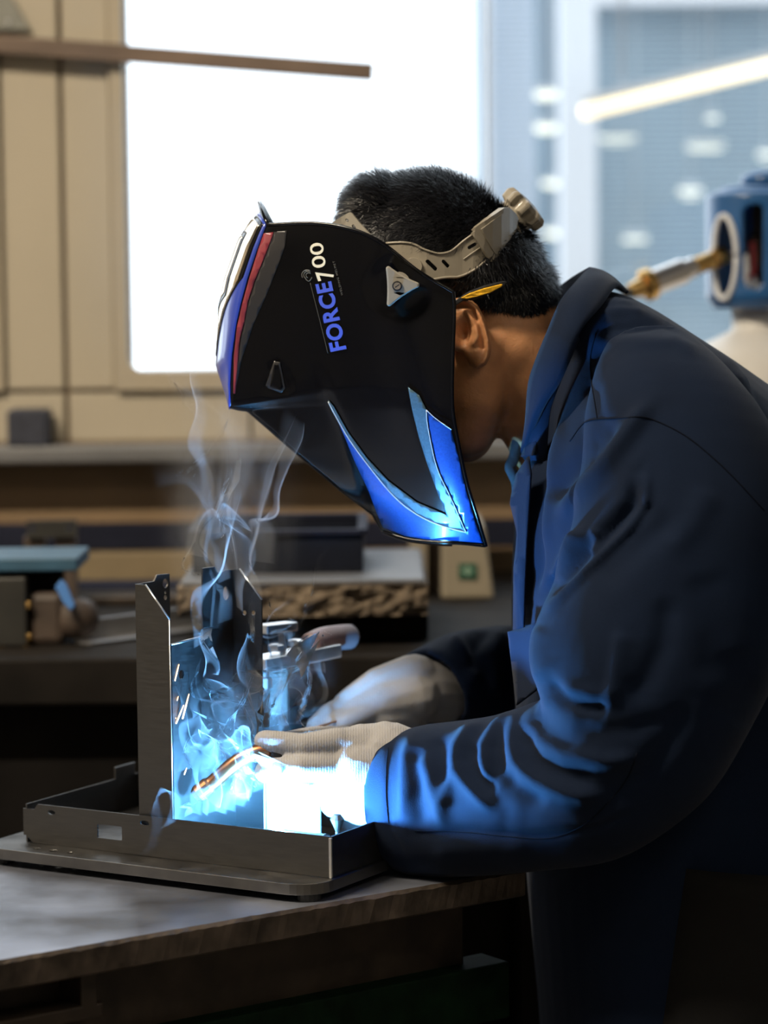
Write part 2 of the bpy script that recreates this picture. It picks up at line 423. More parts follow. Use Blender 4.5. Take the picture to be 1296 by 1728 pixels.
# beige metal panels with dark joints between them
zrow = bz(657); J = 0.0028
cols = [(XL, bx(-1296)), (bx(11), bx(107)), (bx(115), bx(192))]
for i, (x0, x1) in enumerate(cols):
    wpart('panel', x0, x1, zrow + J, ZC, 'beige')
for x0, x1 in ((XL, bx(-352)), (bx(-348), bx(107)), (bx(115), bx(420)), (bx(424), XW1)):
    wpart('panel', x0, x1, ZL, zrow - J, 'beige')
# bright window with a rounded frame
w1 = thing('window_1', None, None, ((XW0 + XW1) / 2, YB, ZS), kind='structure')
fr_out = rrect(bx(194), zrow, XW1 + 0.0045, ZTOP + 0.02, 0.004, 2)
fr_in = rrect(XW0, ZS, XW1 + 0.003, ZTOP - 0.02, 0.022, 6)
sheet('window_frame', fr_out, lambda x, z: Vector((x, YB - 0.002, z)), 'frame', w1, holes=[fr_in], thick=0.02, bevel=0.002)
sheet('pane', rrect(XW0 - 0.01, ZS - 0.01, XW1, ZTOP, 0.02, 4), lambda x, z: Vector((x, YB + 0.025, z)), 'glass', w1, thick=0.004)
for nm, p0, p1 in WIN_L:
    wn = thing(nm, None, None, ((bx(p0) + bx(p1)) / 2, YB, ZS), kind='structure')
    sheet('window_frame', rrect(bx(p0 - 22), zrow, bx(p1 + 21), ZTOP + 0.02, 0.004, 2), lambda x, z: Vector((x, YB - 0.002, z)), 'frame', wn, holes=[rrect(bx(p0), ZS, bx(p1), ZTOP - 0.02, 0.022, 6)], thick=0.02, bevel=0.002)
    sheet('pane', rrect(bx(p0 - 8), ZS - 0.01, bx(p1 + 8), ZTOP, 0.02, 4), lambda x, z: Vector((x, YB + 0.025, z)), 'glass', wn, thick=0.004)
# wide glazing on the right
w2 = thing('window_2', None, None, ((XG0 + XG1) / 2, YB, ZL), kind='structure')
zA = bz(700)
box2('post', (XW1 + 0.0046, YB, zA), (XW1 + 0.0062, YB + 0.02, ZTOP), 'white_frame', w2, bevel=None)
for x in (0.95, 1.85, XG1 - 0.025):
    box2('post', (x, YB - 0.01, zA), (x + 0.025, YB + 0.05, ZTOP), 'white_frame', w2)
box2('sill', (XW1 + 0.005, YB - 0.02, zA - 0.02), (XG1, YB + 0.06, zA), 'white_frame', w2)
for a, b in ((XW1 + 0.0063, 0.95), (0.975, 1.85), (1.875, XG1 - 0.025)):
    box2('pane', (a, YB + 0.02, zA), (b, YB + 0.024, ZTOP), 'glass', w2, bevel=None)
# ledge under the window
tr = struct(box2('trim_1', (XL, YB - 0.075, ZL - 0.024), (XR, YB - 0.001, ZL - 0.002), 'ledge', bevel=0.004))
# daylight sampling hints at the two openings
for nm, x0, x1, z0, z1 in [('daylight_portal', XW0, XW1, ZS, ZTOP), ('daylight_portal', XG0, XG1, zA, ZTOP)] + [('daylight_portal', bx(p0), bx(p1), ZS, ZTOP) for _, p0, p1 in WIN_L]:
    ld = bpy.data.lights.new(nm, 'AREA'); ld.shape = 'RECTANGLE'; ld.size = x1 - x0; ld.size_y = z1 - z0; ld.cycles.is_portal = True
    lo = bpy.data.objects.new(nm, ld); COL.objects.link(lo); lo.location = ((x0 + x1) / 2, YB + 0.09, (z0 + z1) / 2); lo.rotation_euler = (-math.pi / 2, 0, 0)

# the yard outside the wide glazing and the facade across it
struct(box2('ground', (-6, YB + 0.1, -0.3), (9, 10.0, -0.1), 'concrete', bevel=None))
YH = 6.0
def hx(px, y=YH): return P(px, 350, y).x
def hz(py, y=YH): return P(1050, py, y).z
fac = thing('hall_facade', 'pale blue glazed hall facade with blinds across the yard', 'building', (hx(1150), YH, -0.1))
box2('wall', (hx(826), YH + 0.9, -0.1), (6.0, YH + 1.0, 3.6), 'hall', fac, bevel=None)
box2('plinth', (hx(826), YH - 0.02, -0.1), (6.0, YH + 0.12, hz(860)), 'slat_light', fac)
box2('mullion', (hx(944), YH - 0.07, hz(860)), (hx(1003), YH + 0.06, 3.4), 'white_frame', fac)
box2('mullion', (hx(1560), YH - 0.07, hz(860)), (hx(1620), YH + 0.06, 3.4), 'white_frame', fac)
box2('side_post', (hx(820), YH - 0.05, hz(860)), (hx(830), YH + 0.06, 3.4), 'white_frame', fac)
box2('transom', (hx(1003), YH - 0.07, hz(14)), (6.0, YH + 0.02, hz(-60)), 'white_frame', fac)
def blind(x0, x1, mt, tilt, pitch_px):
    bm = bmesh.new(); p = pitch_px * YH / FPX; z = hz(850); d = p * 0.95
    a = (Vector((1, 0, 0)), Vector((0, math.cos(tilt), math.sin(tilt))), Vector((0, -math.sin(tilt), math.cos(tilt))))
    while z < hz(-120):
        bm_box(bm, ((x0 + x1) / 2, YH, z), (x1 - x0, d, 0.0008), a); z += p
    o = bm_link('blind_slats', bm, mt, fac); o['kind'] = 'stuff'
blind(hx(830), hx(905), 'slat_light', math.radians(50), 10)
blind(hx(1003), hx(1560), 'slat', math.radians(28), 10)
# lamps glowing in the hall behind the blinds
lamps = [(921, 157, 20, 11), (921, 214, 20, 10), (1042, 234, 34, 8), (1190, 245, 34, 9), (1202, 197, 12, 8), (934, 308, 20, 8),
         (1165, 322, 20, 12), (1072, 400, 22, 9), (935, 392, 20, 8), (1293, 260, 14, 10)]
YLMP = YH + 0.5
def lamp_pos(px, py): return P(px, py, YLMP)
lname = ['upper round', 'lower round', 'long', 'wide', 'small', 'dim', 'large', 'pinkish low', 'faint low', 'cropped']
llab = ['upper of two bright round lamps left of the white mullion', 'lower of two bright round lamps left of the white mullion',
        'slanted glowing lamp just right of the white mullion under the long tube', 'slanted glowing lamp right of centre under the long tube',
        'small dim lamp between the long tube and slanted lamp', 'dim wide lamp low and left of the white mullion',
        'bright round lamp low behind the brass coupling', 'faint lamp lowest right of the white mullion',
        'faint lamp lowest left of the white mullion', 'glowing lamp cut by the right picture edge']
for ki, ((px, py, rx, ry), lb) in enumerate(zip(lamps, llab)):
    YLMP = YH + 0.08 + 0.078 * ki; c = P(px, py, YLMP); s = YLMP / FPX
    t = thing('hall_lamp', lb, 'lamp', c, group='lamps glowing in the hall behind the blinds')
    lathe('shade', [(rx * s * 0.4, ry * s * 1.0), (rx * s, ry * s * 0.5), (rx * s, ry * s * 0.2)], c, (0, 0, 1), 'lamp_body', t, seg=16, smooth=False)
    lathe('diffuser', [(rx * s * 0.97, ry * s * 0.18), (rx * s * 0.9, -ry * s * 0.6), (rx * s * 0.5, -ry * s * 0.95)], c, (0, 0, 1), 'lamp', t, seg=16)
    tube('cord', [c + Vector((0, 0, ry * s)), Vector((c.x, c.y, 3.55))], 0.004, 'lamp_body', t, seg=6)
# glowing tube modelled for a lamp's reflection in the glazing, housing and hangers added
ta, tb = P(984, 190, 5.0), P(1420, 82, 5.2)
tl = thing('tube_reflection', 'long warm glowing tube in place of a lamp reflection slanting across the glazing at right', 'lamp', ta)
tube('tube', [ta, tb], 0.013, 'tube_glow', tl, seg=12)
axt = (tb - ta).normalized(); upv = Vector((0, 0, 1))
box('housing', (ta + tb) / 2 + Vector((0, 0.012, 0.022)), ((tb - ta).length, 0.05, 0.012), 'lamp_body', tl, axes=(axt, Vector((0, 1, 0)), axt.cross(Vector((0, 1, 0)))))
for f in (0.15, 0.85):
    q = ta.lerp(tb, f); tube('hanger', [q + Vector((0, 0.012, 0.025)), Vector((q.x, q.y + 0.012, 3.6))], 0.003, 'lamp_body', tl, seg=6)

# ceiling lamps of the workshop (outside the frame)
def ceiling_lamp(x, y, power, label):
    t = thing('ceiling_lamp', label, 'lamp', (x, y, ZC - 0.12), group='workshop ceiling lamps')
    box2('housing', (x - 0.62, y - 0.07, ZC - 0.10), (x + 0.62, y + 0.07, ZC - 0.03), 'lamp_body', t)
    for s in (-1, 1):
        tube('tube', [(x - 0.58, y + s * 0.035, ZC - 0.115), (x + 0.58, y + s * 0.035, ZC - 0.115)], 0.013, 'tube_glow', t)
        box2('hanger', (x + s * 0.5 - 0.01, y - 0.01, ZC - 0.03), (x + s * 0.5 + 0.01, y + 0.01, ZC), 'lamp_body', t)
    ld = bpy.data.lights.new('lamp_light', 'AREA'); ld.shape = 'RECTANGLE'; ld.size = 1.15; ld.size_y = 0.10
    ld.energy = power; ld.color = LAMP_WARM
    lo = bpy.data.objects.new('lamp_light', ld); COL.objects.link(lo); lo.parent = t; lo.location = (0, 0, -0.02)
ceiling_lamp(-1.2, 1.6, LAMP_POWER * 4.2, 'warm ceiling tube lamp above the beige panel wall')
ceiling_lamp(1.2, 0.2, LAMP_POWER * 0.65, 'warm ceiling tube lamp above the welder')

# ================================================================== BACKGROUND THINGS
# wooden rail across the window
YR = 3.575
rl = thing('wooden_rail', 'weathered wooden rail running from the left across the bright window', 'rail', P(300, 95, YR))
ra, rb = P(-320, 51, YR), P(630, 122, YR)
ax = (rb - ra).normalized(); nz = ax.cross(Vector((0, 1, 0))) * -1
nz = Vector((0, 1, 0)).cross(ax) if nz.z < 0 else nz
hgt = 29 * YR / FPX
box('bar', (ra + rb) / 2, ((rb - ra).length, 0.02, hgt), 'wood', rl, axes=(ax, Vector((0, 1, 0)), nz), bevel=0.001)
c = P(578, 103, YR); lathe('wing_nut', [(0.004, 0), (0.006, 0.004), (0.006, 0.010), (0.003, 0.013)], c + Vector((0, 0, -0.002)), nz, 'rust_dark', rl, seg=12)
box('nut_wing', c + nz * 0.007, (0.018, 0.004, 0.006), 'rust_dark', rl, axes=(ax, Vector((0, 1, 0)), nz))
for pxb, pyb in ((60, 77), (160, 85)):
    q = P(pxb, pyb, YR)
    box2('bracket', (q.x - 0.008, YR + 0.0101, q.z - 0.008), (q.x + 0.008, YB - 0.0002, q.z + 0.008), 'rust_dark', rl)
# grey triangular plate on the wall, top left
tp = thing('wall_plate', 'grey metal plate with slanted edge at the top left corner', 'plate', P(0, 50, YB - 0.015))
sheet('plate', [(-90, -200), (-20, -60), (17, -8), (52, 51), (-90, 51)], lambda x, y: P(x, y, YB - 0.009), 'tin', tp, thick=0.006, bevel=0.001)
c = P(15, 37, YB - 0.012); lathe('rivet', [(0.004, 0), (0.003, 0.003)], c, (0, -1, 0), 'alu', tp, seg=12)
# dark foam block on the ledge
yk = YB - 0.070
b0, b1 = P(12, 742, yk), P(79, 692, yk)
o = box2('foam_block', (b0.x, yk, ZL - 0.002), (b1.x, yk + 0.06, b1.z), 'dark_block', bevel=0.004)
props(o, 'dark blue foam block standing on the ledge at the left', 'block')
# rails below the ledge
def hbar(name, y, py0, py1, x0, x1, mt, label, cat, th=0.03):
    a, b = P(x0, py1, y), P(x1, py0, y)
    return props(box2(name, (a.x, y, P(400, py1, y).z), (b.x, y + th, P(400, py0, y).z), mt, bevel=0.003), label, cat)

# work bench behind
YN0, YN1 = 2.80, YB - 0.005
ZN = P(400, 1108, YN0).z
bn = thing('work_bench', 'dark oily work bench behind the welding table', 'bench', (0, (YN0 + YN1) / 2, 0))
box2('bench_top', (-1.6, YN0, ZN - 0.05), (0.26, YN1, ZN), 'bench', bn, bevel=0.004)
box2('apron', (-1.55, YN0 + 0.04, ZN - 0.22), (0.24, YN0 + 0.07, ZN - 0.05), 'bench_under', bn)
box2('back_panel', (-1.55, YN1 - 0.03, 0.1), (0.24, YN1 - 0.01, ZN - 0.05), 'bench_under', bn)
for x in (-1.5, -0.6, 0.17):
    for y in (YN0 + 0.05, YN1 - 0.10): box2('leg', (x, y, 0), (x + 0.06, y + 0.06, ZN - 0.05), 'bench_under', bn)
box2('lower_shelf', (-1.5, YN0 + 0.06, 0.25), (0.22, YN1 - 0.05, 0.28), 'bench_under', bn)
# long boards lying against the wall on the bench
yy = YN1 - 0.07
for nm, py0, py1, mt, lb, dy in (('dark_board', 885, 932, 'rail_dark', 'dark blue board on edge along the back of the bench', 0.0),
                                  ('ochre_board', 932, 972, 'rail_beige', 'ochre board along the bench under the dark blue board', -0.02)):
    y = yy + dy; a, b = P(-300, py1, y), P(395, py0, y)
    zt_, zb_ = P(200, py0, y).z, (P(200, py1, y).z if nm == 'dark_board' else ZN)
    if nm == 'dark_board': zb_ = P(200, 932, yy - 0.02).z
    if nm == 'ochre_board':
        props(box2(nm, (a.x, y - 0.01, zb_), (P(520, 950, y).x, yy + 0.03, P(200, 932, yy - 0.02).z), mt, bevel=0.003), lb, 'board')
    else:
        props(box2(nm, (a.x, y, zb_), (P(930, 900, y).x, yy + 0.03, zt_), mt, bevel=0.003), lb, 'board')
# stacked dark bars in front of the ochre board
for k, (py0, py1, mt, lb) in enumerate(((985, 1018, 'rail_dark', 'dark steel bar lying on the bench, rear one beside the vise'),
                                        (1022, 1060, 'rust_dark', 'dark rusty steel bar lying on the bench, front one beside the vise'))):
    y = YN1 - 0.20 - 0.12 * k
    a = P(60, py0, y); b = P(330, py0, y)
    props(box2('steel_bar', (a.x, y - 0.03, ZN), (b.x, y + 0.03, max(ZN + 0.012, P(200, py0, y).z)), mt, bevel=0.003), lb, 'bar')
# bright aluminium angle
a, b = P(138, 1092, 2.90), P(345, 1064, 3.02)
axd = Vector((b.x - a.x, b.y - a.y, 0)); L_ = axd.length; axd.normalize(); axn = Vector((-axd.y, axd.x, 0))
an = thing('aluminium_angle', 'bright aluminium angle bar lying on the bench behind the upright', 'bar', (a.x, a.y, ZN))
box('flange', Vector((a.x, a.y, ZN + 0.0025)) + axd * L_ / 2, (L_, 0.030, 0.003), 'alu', an, axes=(axd, axn, Vector((0, 0, 1))), bevel=0.0005)
box('web', Vector((a.x, a.y, ZN + 0.013)) + axd * L_ / 2 + axn * 0.0135, (L_, 0.003, 0.024), 'alu', an, axes=(axd, axn, Vector((0, 0, 1))), bevel=0.0005)
# vise at the left
yv = 2.92
def vbox(name, x0, y0, x1, y1, d0, d1, mt, par, bevel=0.003, floor=False):
    a, b = P(x0, y1, d0), P(x1, y0, d0)
    return box2(name, (a.x, d0, ZN if floor else a.z), (b.x, d1, b.z), mt, par, bevel=bevel)
vs = thing('bench_vise', 'brown iron bench vise with pale blue top plate at the left', 'vise', (P(60, 1100, yv).x, yv, ZN))
vbox('fixed_jaw', -60, 974, 44, 1100, yv - 0.03, yv + 0.07, 'vise_dark', vs, floor=True)
vbox('moving_jaw', 50, 1000, 106, 1103, yv - 0.02, yv + 0.06, 'vise_brown', vs, bevel=0.008, floor=True)
vbox('neck', 40, 968, 100, 1004, yv, yv + 0.05, 'bench_under', vs)
vbox('top_plate', -70, 941, 130, 966, yv - 0.03, yv + 0.09, 'vise_blue', vs, bevel=0.002)
c = P(129, 1075, yv); lathe('spindle_head', [(0.012, -0.02), (0.022, -0.014), (0.025, 0.0), (0.022, 0.016), (0.012, 0.022)], Vector((c.x, c.y, ZN + 0.026)), (0, 0, 1), 'vise_brown', vs, seg=18, smooth=True)
sheet('lever', [(93, 990), (103, 978), (112, 985), (127, 1022), (120, 1030), (108, 1018)], lambda x, y: P(x, y, yv - 0.035), 'lever_blue', vs, thick=0.006, bevel=0.001)
for px, py in ((47, 1024), (48, 1078), (42, 1090), (4, 1090)):
    lathe('bolt', [(0.005, 0), (0.005, 0.004), (0.003, 0.005)], P(px, py - 3, yv - 0.024), (0, -1, 0), 'brass', vs, seg=6)
# drilled bracket plate standing behind the vise
bp_ = thing('drilled_bracket', 'dark drilled bracket plate standing behind the vise', 'bracket', (P(88, 940, 3.25).x, 3.25, ZN))
sheet('plate', [(45, 879), (130, 877), (131, 906), (46, 908)], lambda x, y: P(x, y, 3.20), 'vise_dark', bp_, holes=[circ(55, 891, 5), circ(118, 890, 5)], thick=0.006)
for px in (58, 110):
    a = P(px, 905, 3.21); box2('stand', (a.x - 0.012, 3.205, ZN), (a.x + 0.012, 3.235, a.z), 'vise_brown', bp_)
box2('foot', (P(50, 940, 3.2).x, 3.19, ZN), (P(125, 940, 3.2).x, 3.26, ZN + 0.008), 'vise_dark', bp_)
# concrete slab on blocks, with the crate on top
ys0, ys1 = 2.86, 3.18
a, b = P(300, 1043, ys0), P(722, 978, ys0)
zs0, zs1 = a.z, P(600, 978, ys0).z
sl = thing('concrete_slab', 'rough broken concrete slab with a smooth grey top on the bench', 'slab', ((a.x + b.x) / 2, (ys0 + ys1) / 2, zs0))
bm = bmesh.new(); nx = 60; ny = 10
def rough(x, y, z): return 0.010 * mnoise.noise(Vector((x * 38, 3.1, z * 55))) + 0.006 * mnoise.noise(Vector((x * 110, 7.7, z * 130)))
grid = [[bm.verts.new((a.x + (b.x - a.x) * i / nx, ys0 + rough(a.x + (b.x - a.x) * i / nx, 0, zs0 + (zs1 - 0.006 - zs0) * j / ny) * (0.2 if j == ny else 1), zs0 + (zs1 - 0.006 - zs0) * j / ny)) for j in range(ny + 1)] for i in range(nx + 1)]
back = [[bm.verts.new((a.x + (b.x - a.x) * i / nx, ys1, z)) for z in (zs0, zs1 - 0.006)] for i in range(nx + 1)]
for i in range(nx):
    for j in range(ny): bm.faces.new((grid[i][j], grid[i + 1][j], grid[i + 1][j + 1], grid[i][j + 1]))
    bm.faces.new((grid[i][ny], grid[i + 1][ny], back[i + 1][1], back[i][1])); bm.faces.new((back[i][0], back[i + 1][0], grid[i + 1][0], grid[i][0]))
    bm.faces.new((back[i + 1][0], back[i][0], back[i][1], back[i + 1][1]))
for i in (0, nx): bm.faces.new([*grid[i], back[i][1], back[i][0]])
bm_link('body', bm, 'stone', sl)
box2('top_skin', (a.x + 0.003, ys0 + 0.004, zs1 - 0.0065), (b.x - 0.003, ys1, zs1), 'stone_top', sl, bevel=0.003)
for k, px in enumerate((430, 660)):
    q = P(px, 1060, ys0 + 0.06)
    props(box2('support_block', (q.x - 0.04, ys0 + 0.05, ZN), (q.x + 0.04, ys1 - 0.04, zs0), 'bench_under', bevel=0.003),
          ('dark wooden block under the left end of the concrete slab', 'dark wooden block under the right end of the concrete slab')[k], 'block')
yc0 = 2.93
c0, c1 = P(325, 985, yc0), P(612, 895, yc0)
zc1 = c1.z
cr = thing('plastic_crate', 'dark blue open plastic crate standing on the concrete slab', 'crate', ((c0.x + c1.x) / 2, yc0 + 0.1, zs1))
w_, d_ = c1.x - c0.x, 0.20; t_ = 0.004
box2('base', (c0.x, yc0, zs1), (c1.x, yc0 + d_, zs1 + t_), 'crate', cr)
for nm, lo, hi in (('front_side', (c0.x, yc0, zs1 + t_), (c1.x, yc0 + t_, zc1)), ('back_side', (c0.x, yc0 + d_ - t_, zs1 + t_), (c1.x, yc0 + d_, zc1)),
                   ('end_side', (c0.x, yc0 + t_, zs1 + t_), (c0.x + t_, yc0 + d_ - t_, zc1)), ('end_side', (c1.x - t_, yc0 + t_, zs1 + t_), (c1.x, yc0 + d_ - t_, zc1))):
    box2(nm, lo, hi, 'crate', cr, bevel=0.001)
ring_o = rrect(c0.x - 0.005, yc0 - 0.005, c1.x + 0.005, yc0 + d_ + 0.005, 0.012); ring_i = rrect(c0.x + 0.006, yc0 + 0.006, c1.x - 0.006, yc0 + d_ - 0.006, 0.008)
sheet('rim', ring_o, lambda x, y: Vector((x, y, zc1 - 0.001)), 'rail_dark', cr, holes=[ring_i], thick=0.005, bevel=0.001)
# cream cabinet with a green sign
ycb = 3.28
cb = thing('cream_cabinet', 'cream metal cabinet with a small green sign behind the slab', 'cabinet', (P(770, 1060, ycb).x, ycb + 0.06, ZN))
zt_c = P(770, 888, ycb).z
def taper(nm, pxs, y0, y1, mt):
    bl, br = P(pxs[0], 1060, y0).x, P(pxs[1], 1060, y0).x; tl_, tr_ = P(pxs[2], 880, y0).x, P(pxs[3], 880, y0).x
    vs_ = [(bl, y0, ZN), (br, y0, ZN), (br, y1, ZN), (bl, y1, ZN), (tl_, y0, zt_c), (tr_, y0, zt_c), (tr_, y1, zt_c), (tl_, y1, zt_c)]
    return mesh(nm, vs_, [(0, 1, 5, 4), (1, 2, 6, 5), (2, 3, 7, 6), (3, 0, 4, 7), (4, 5, 6, 7), (3, 2, 1, 0)], mt, cb, bevel=0.004)
taper('body', (745, 834, 745, 818), ycb, ycb + 0.18, 'cabinet')
taper('side_column', (692, 722, 692, 722), ycb + 0.03, ycb + 0.12, 'cabinet')
taper('side_recess', (722, 745, 722, 745), ycb + 0.06, ycb + 0.12, 'vise_brown')
sheet('sign', [(774, 951), (804, 951), (804, 976), (774, 976)], lambda x, y: P(x, y, ycb - 0.002), 'sign_green', cb, thick=0.002)
sheet('sign_mark', [(786, 956), (792, 956), (792, 961), (798, 961), (798, 966), (792, 966), (792, 971), (786, 971), (786, 966), (780, 966), (780, 961), (786, 961)],
      lambda x, y: P(x, y, ycb - 0.0035), 'sign_pale', cb, thick=0.0006)

# ------------------------------------------------------------------ gas cylinder
YG = 3.27; sG = YG / FPX
gx = P(1277, 430, YG).x
def gz(py): return P(1277, py, YG).z
gc = thing('gas_cylinder', 'white gas cylinder with blue valve guard behind the shoulder at right', 'gas cylinder', (gx, YG, 0))
rb_ = 0.105
lathe('bottle', [(rb_ - 0.01, 0.0), (rb_, 0.02), (rb_, gz(690)), (rb_ * 0.97, gz(650)), (rb_ * 0.86, gz(612)), (rb_ * 0.62, gz(580)), (rb_ * 0.36, gz(562)), (0.030, gz(555)), (0.030, gz(515))], (gx, YG, 0), (0, 0, 1), 'bottle_white', gc, seg=48, smooth=True)
# guard: a shell with openings
R_ = 85 * sG; zg0, zg1 = gz(520), gz(322)
def guard_r(t):                                       # t 0 bottom .. 1 top
    return R_ * min(1.0, 0.84 + 1.6 * t, 0.80 + 3.2 * (1 - t) ** 0.8)
nth, nzz = 120, 48
gv, gf = [], []
for j in range(nzz + 1):
    t = j / nzz
    for i in range(nth):
        a = 2 * math.pi * i / nth; r = guard_r(t); gv.append((gx + r * math.sin(a), YG - r * math.cos(a), zg0 + (zg1 - zg0) * t))
def in_open(a, t):
    a = (a + 180) % 360 - 180
    if ((a + 47) / 15.5) ** 2 + ((t - 0.435) / 0.335) ** 2 < 1: return True
    for ac in (-11, 128):
        if abs(a - ac) < 12.5:
            e = math.sqrt(max(0, 1 - ((a - ac) / 12.5) ** 2)) * 0.09
            if 0.26 - e < t < 0.79 + e: return True
    return ((a - 60) / 20) ** 2 + ((t - 0.45) / 0.33) ** 2 < 1
for j in range(nzz):
    for i in range(nth):
        if not in_open(360 * (i + 0.5) / nth, (j + 0.5) / nzz): gf.append((j * nth + i, j * nth + (i + 1) % nth, (j + 1) * nth + (i + 1) % nth, (j + 1) * nth + i))
guard = mesh('valve_guard', gv, gf, 'bottle_blue', gc, smooth=True, solid=0.006, offset=-1.0)
top = [(R_ * 0.20, zg1 + 0.001), (R_ * 0.62, zg1 + 0.003), (R_ * 0.80, zg1 - 0.002)]
lathe('guard_top', [(R_ * 0.80, zg1 - 0.006), (R_ * 0.80, zg1), (R_ * 0.66, zg1 + 0.005), (R_ * 0.3, zg1 + 0.007)], (gx, YG, 0), (0, 0, 1), 'bottle_blue', gc, seg=40, smooth=True)
# pale rim around the oval opening
rim = []
for k in range(41):
    q = 2 * math.pi * k / 40; a = math.radians(-47 + 16.5 * math.cos(q)); t = 0.435 + 0.35 * math.sin(q); r = guard_r(t) + 0.001
    rim.append((gx + r * math.sin(a), YG - r * math.cos(a), zg0 + (zg1 - zg0) * t))
tube('opening_rim', rim, 0.0035, 'white', gc, seg=8)
lathe('valve_stem', [(0.016, zg0), (0.016, gz(400)), (0.010, gz(395)), (0.010, zg1 + 0.02)], (gx + 0.004, YG, 0), (0, 0, 1), 'rust_dark', gc, seg=16)
lathe('hand_wheel', [(0.012, gz(326)), (0.020, gz(320)), (0.032, gz(308)), (0.030, gz(296)), (0.016, gz(288)), (0.004, gz(286))], (gx + 0.012, YG, 0), (0, 0, 1), 'bottle_blue', gc, seg=24, smooth=True)
def gsheet(nm, pts, y, mt): sheet(nm, pts, lambda x, yy_: P(x, yy_, y), mt, gc, thick=0.0015)
gsheet('sticker', [(1247, 432), (1262, 428), (1266, 462), (1276, 466), (1280, 485), (1262, 492), (1250, 480)], YG - 0.030, 'white')
gsheet('sticker_print', [(1265, 408), (1274, 408), (1276, 462), (1266, 473), (1261, 468), (1267, 455)], YG - 0.033, 'red')
cp0, cp1 = P(1222, 431, YG - 0.028), P(1066, 491, YG - 0.075)
axc = cp1 - cp0; Lc = axc.length; axc.normalize()
cpl = thing('brass_coupling', 'brass and chrome hose coupling pointing left from the blue guard', 'coupling', cp0)
def seg_(nm, f0, f1, r, mt, seg=20, r1=None): lathe(nm, [(r * 0.85, Lc * f0), (r, Lc * (f0 + 0.012)), (r1 or r, Lc * (f1 - 0.012)), ((r1 or r) * 0.85, Lc * f1)], cp0, axc, mt, cpl, seg=seg, smooth=False)
seg_('hex_nut', -0.02, 0.12, 0.0125, 'brass', 6); seg_('barrel', 0.12, 0.32, 0.0105, 'brass'); seg_('collar', 0.32, 0.44, 0.0125, 'chrome')
seg_('sleeve', 0.44, 0.78, 0.0155, 'chrome'); seg_('flange_ring', 0.78, 0.87, 0.0190, 'brass'); seg_('hose_tail', 0.87, 1.02, 0.0115, 'brass', r1=0.009)
ho = catmull([tuple(cp1 - axc * 0.004), tuple(cp1 + axc * 0.012 + Vector((0, -0.004, -0.006))), tuple(cp1 + axc * 0.016 + Vector((0.012, -0.01, -0.05))), (0.315, YG - 0.16, 0.95), (0.310, YG - 0.17, 0.5), (0.315, YG - 0.18, 0.007)], 8)
tube('hose', ho, 0.006, 'black_rubber', cpl)

# ================================================================== WELDING TABLE
AL = math.radians(30.3)
U = Vector((-math.cos(AL), math.sin(AL), 0)); V = Vector((math.sin(AL), math.cos(AL), 0)); Z = Vector((0, 0, 1))
NT = P(558, 1412, 2.20)                               # top of the near tray corner
WALL_H = 0.0345; TT = NT.z; ZP = TT - WALL_H; ZT = ZP - 0.016
def W(a, b, z): return Vector((NT.x, NT.y, 0)) + U * a + V * b + Z * z
e0, e1 = PZ(0, 1622, ZT), PZ(880, 1468, ZT)
ed = (e1 - e0).normalized(); en = Vector((-ed.y, ed.x, 0))
t0, t1 = e0 - ed * 0.42, e1 + ed * 0.004
DEPTH = 0.36; TH = 0.024
tb_ = thing('welding_table', 'worn dark steel welding table with chipped front edge', 'table', ((t0 + t1) / 2 + en * DEPTH / 2) * 1.0 - Vector((0, 0, ZT)))
# top plate with a ragged front edge
bm = bmesh.new(); n = 140; fr = []; bk = []
for i in range(n + 1):
    p = t0.lerp(t1, i / n); s = i / n * 50
    w = 0.0006 * math.sin(s * 1.7 + math.sin(s * 0.6) * 2) + 0.0005 * math.sin(s * 4.1) + 0.0004 * math.sin(s * 9.3)
    lo = 0.0006 * math.sin(s * 2.3) + 0.0004 * math.sin(s * 6.1)
    fr.append([bm.verts.new(q) for q in (p + en * (0.003 + abs(w)), p - en * w * 0.6 - Z * (0.0022 + abs(lo)), p + en * w * 0.5 - Z * (TH - 0.002), p + en * 0.003 - Z * TH)])
    bk.append([bm.verts.new(p + en * DEPTH), bm.verts.new(p + en * DEPTH - Z * TH)])
for i in range(n):
    bm.faces.new((fr[i][0], fr[i + 1][0], bk[i + 1][0], bk[i][0]))
    for k in range(3):
        f = bm.faces.new((fr[i][k + 1], fr[i + 1][k + 1], fr[i + 1][k], fr[i][k])); f.material_index = 1
    bm.faces.new((bk[i][0], bk[i + 1][0], bk[i + 1][1], bk[i][1])); bm.faces.new((fr[i][3], bk[i][1], bk[i + 1][1], fr[i + 1][3]))
for i in (0, n): bm.faces.new((*fr[i], bk[i][1], bk[i][0]))
bm_link('table_top', bm, ['table', 'table_edge'], tb_)
def tbox(nm, s0, s1, d0, d1, z0, z1, mt):
    c = t0 + ed * ((s0 + s1) / 2) + en * ((d0 + d1) / 2); c.z = (z0 + z1) / 2
    return box(nm, c, (s1 - s0, d1 - d0, z1 - z0), mt, tb_, axes=(ed, en, Z), bevel=0.002)
tbox('frame_rail', 0.05, 0.90, 0.055, 0.085, ZT - TH - 0.067, ZT - TH, 'rust_dark')
tbox('frame_rail', 0.05, 0.90, DEPTH - 0.06, DEPTH - 0.03, ZT - TH - 0.05, ZT - TH, 'rust_dark')
tbox('drawer_rail', 0.05, 0.52, 0.02, 0.05, ZT - TH - 0.040, ZT - TH - 0.028, 'rust_dark')
tbox('drawer_rail', 0.04, 0.055, 0.02, 0.085, ZT - TH - 0.040, ZT - TH, 'rust_dark')
tbox('drawer_rail', 0.50, 0.515, 0.02, 0.085, ZT - TH - 0.040, ZT - TH, 'rust_dark')
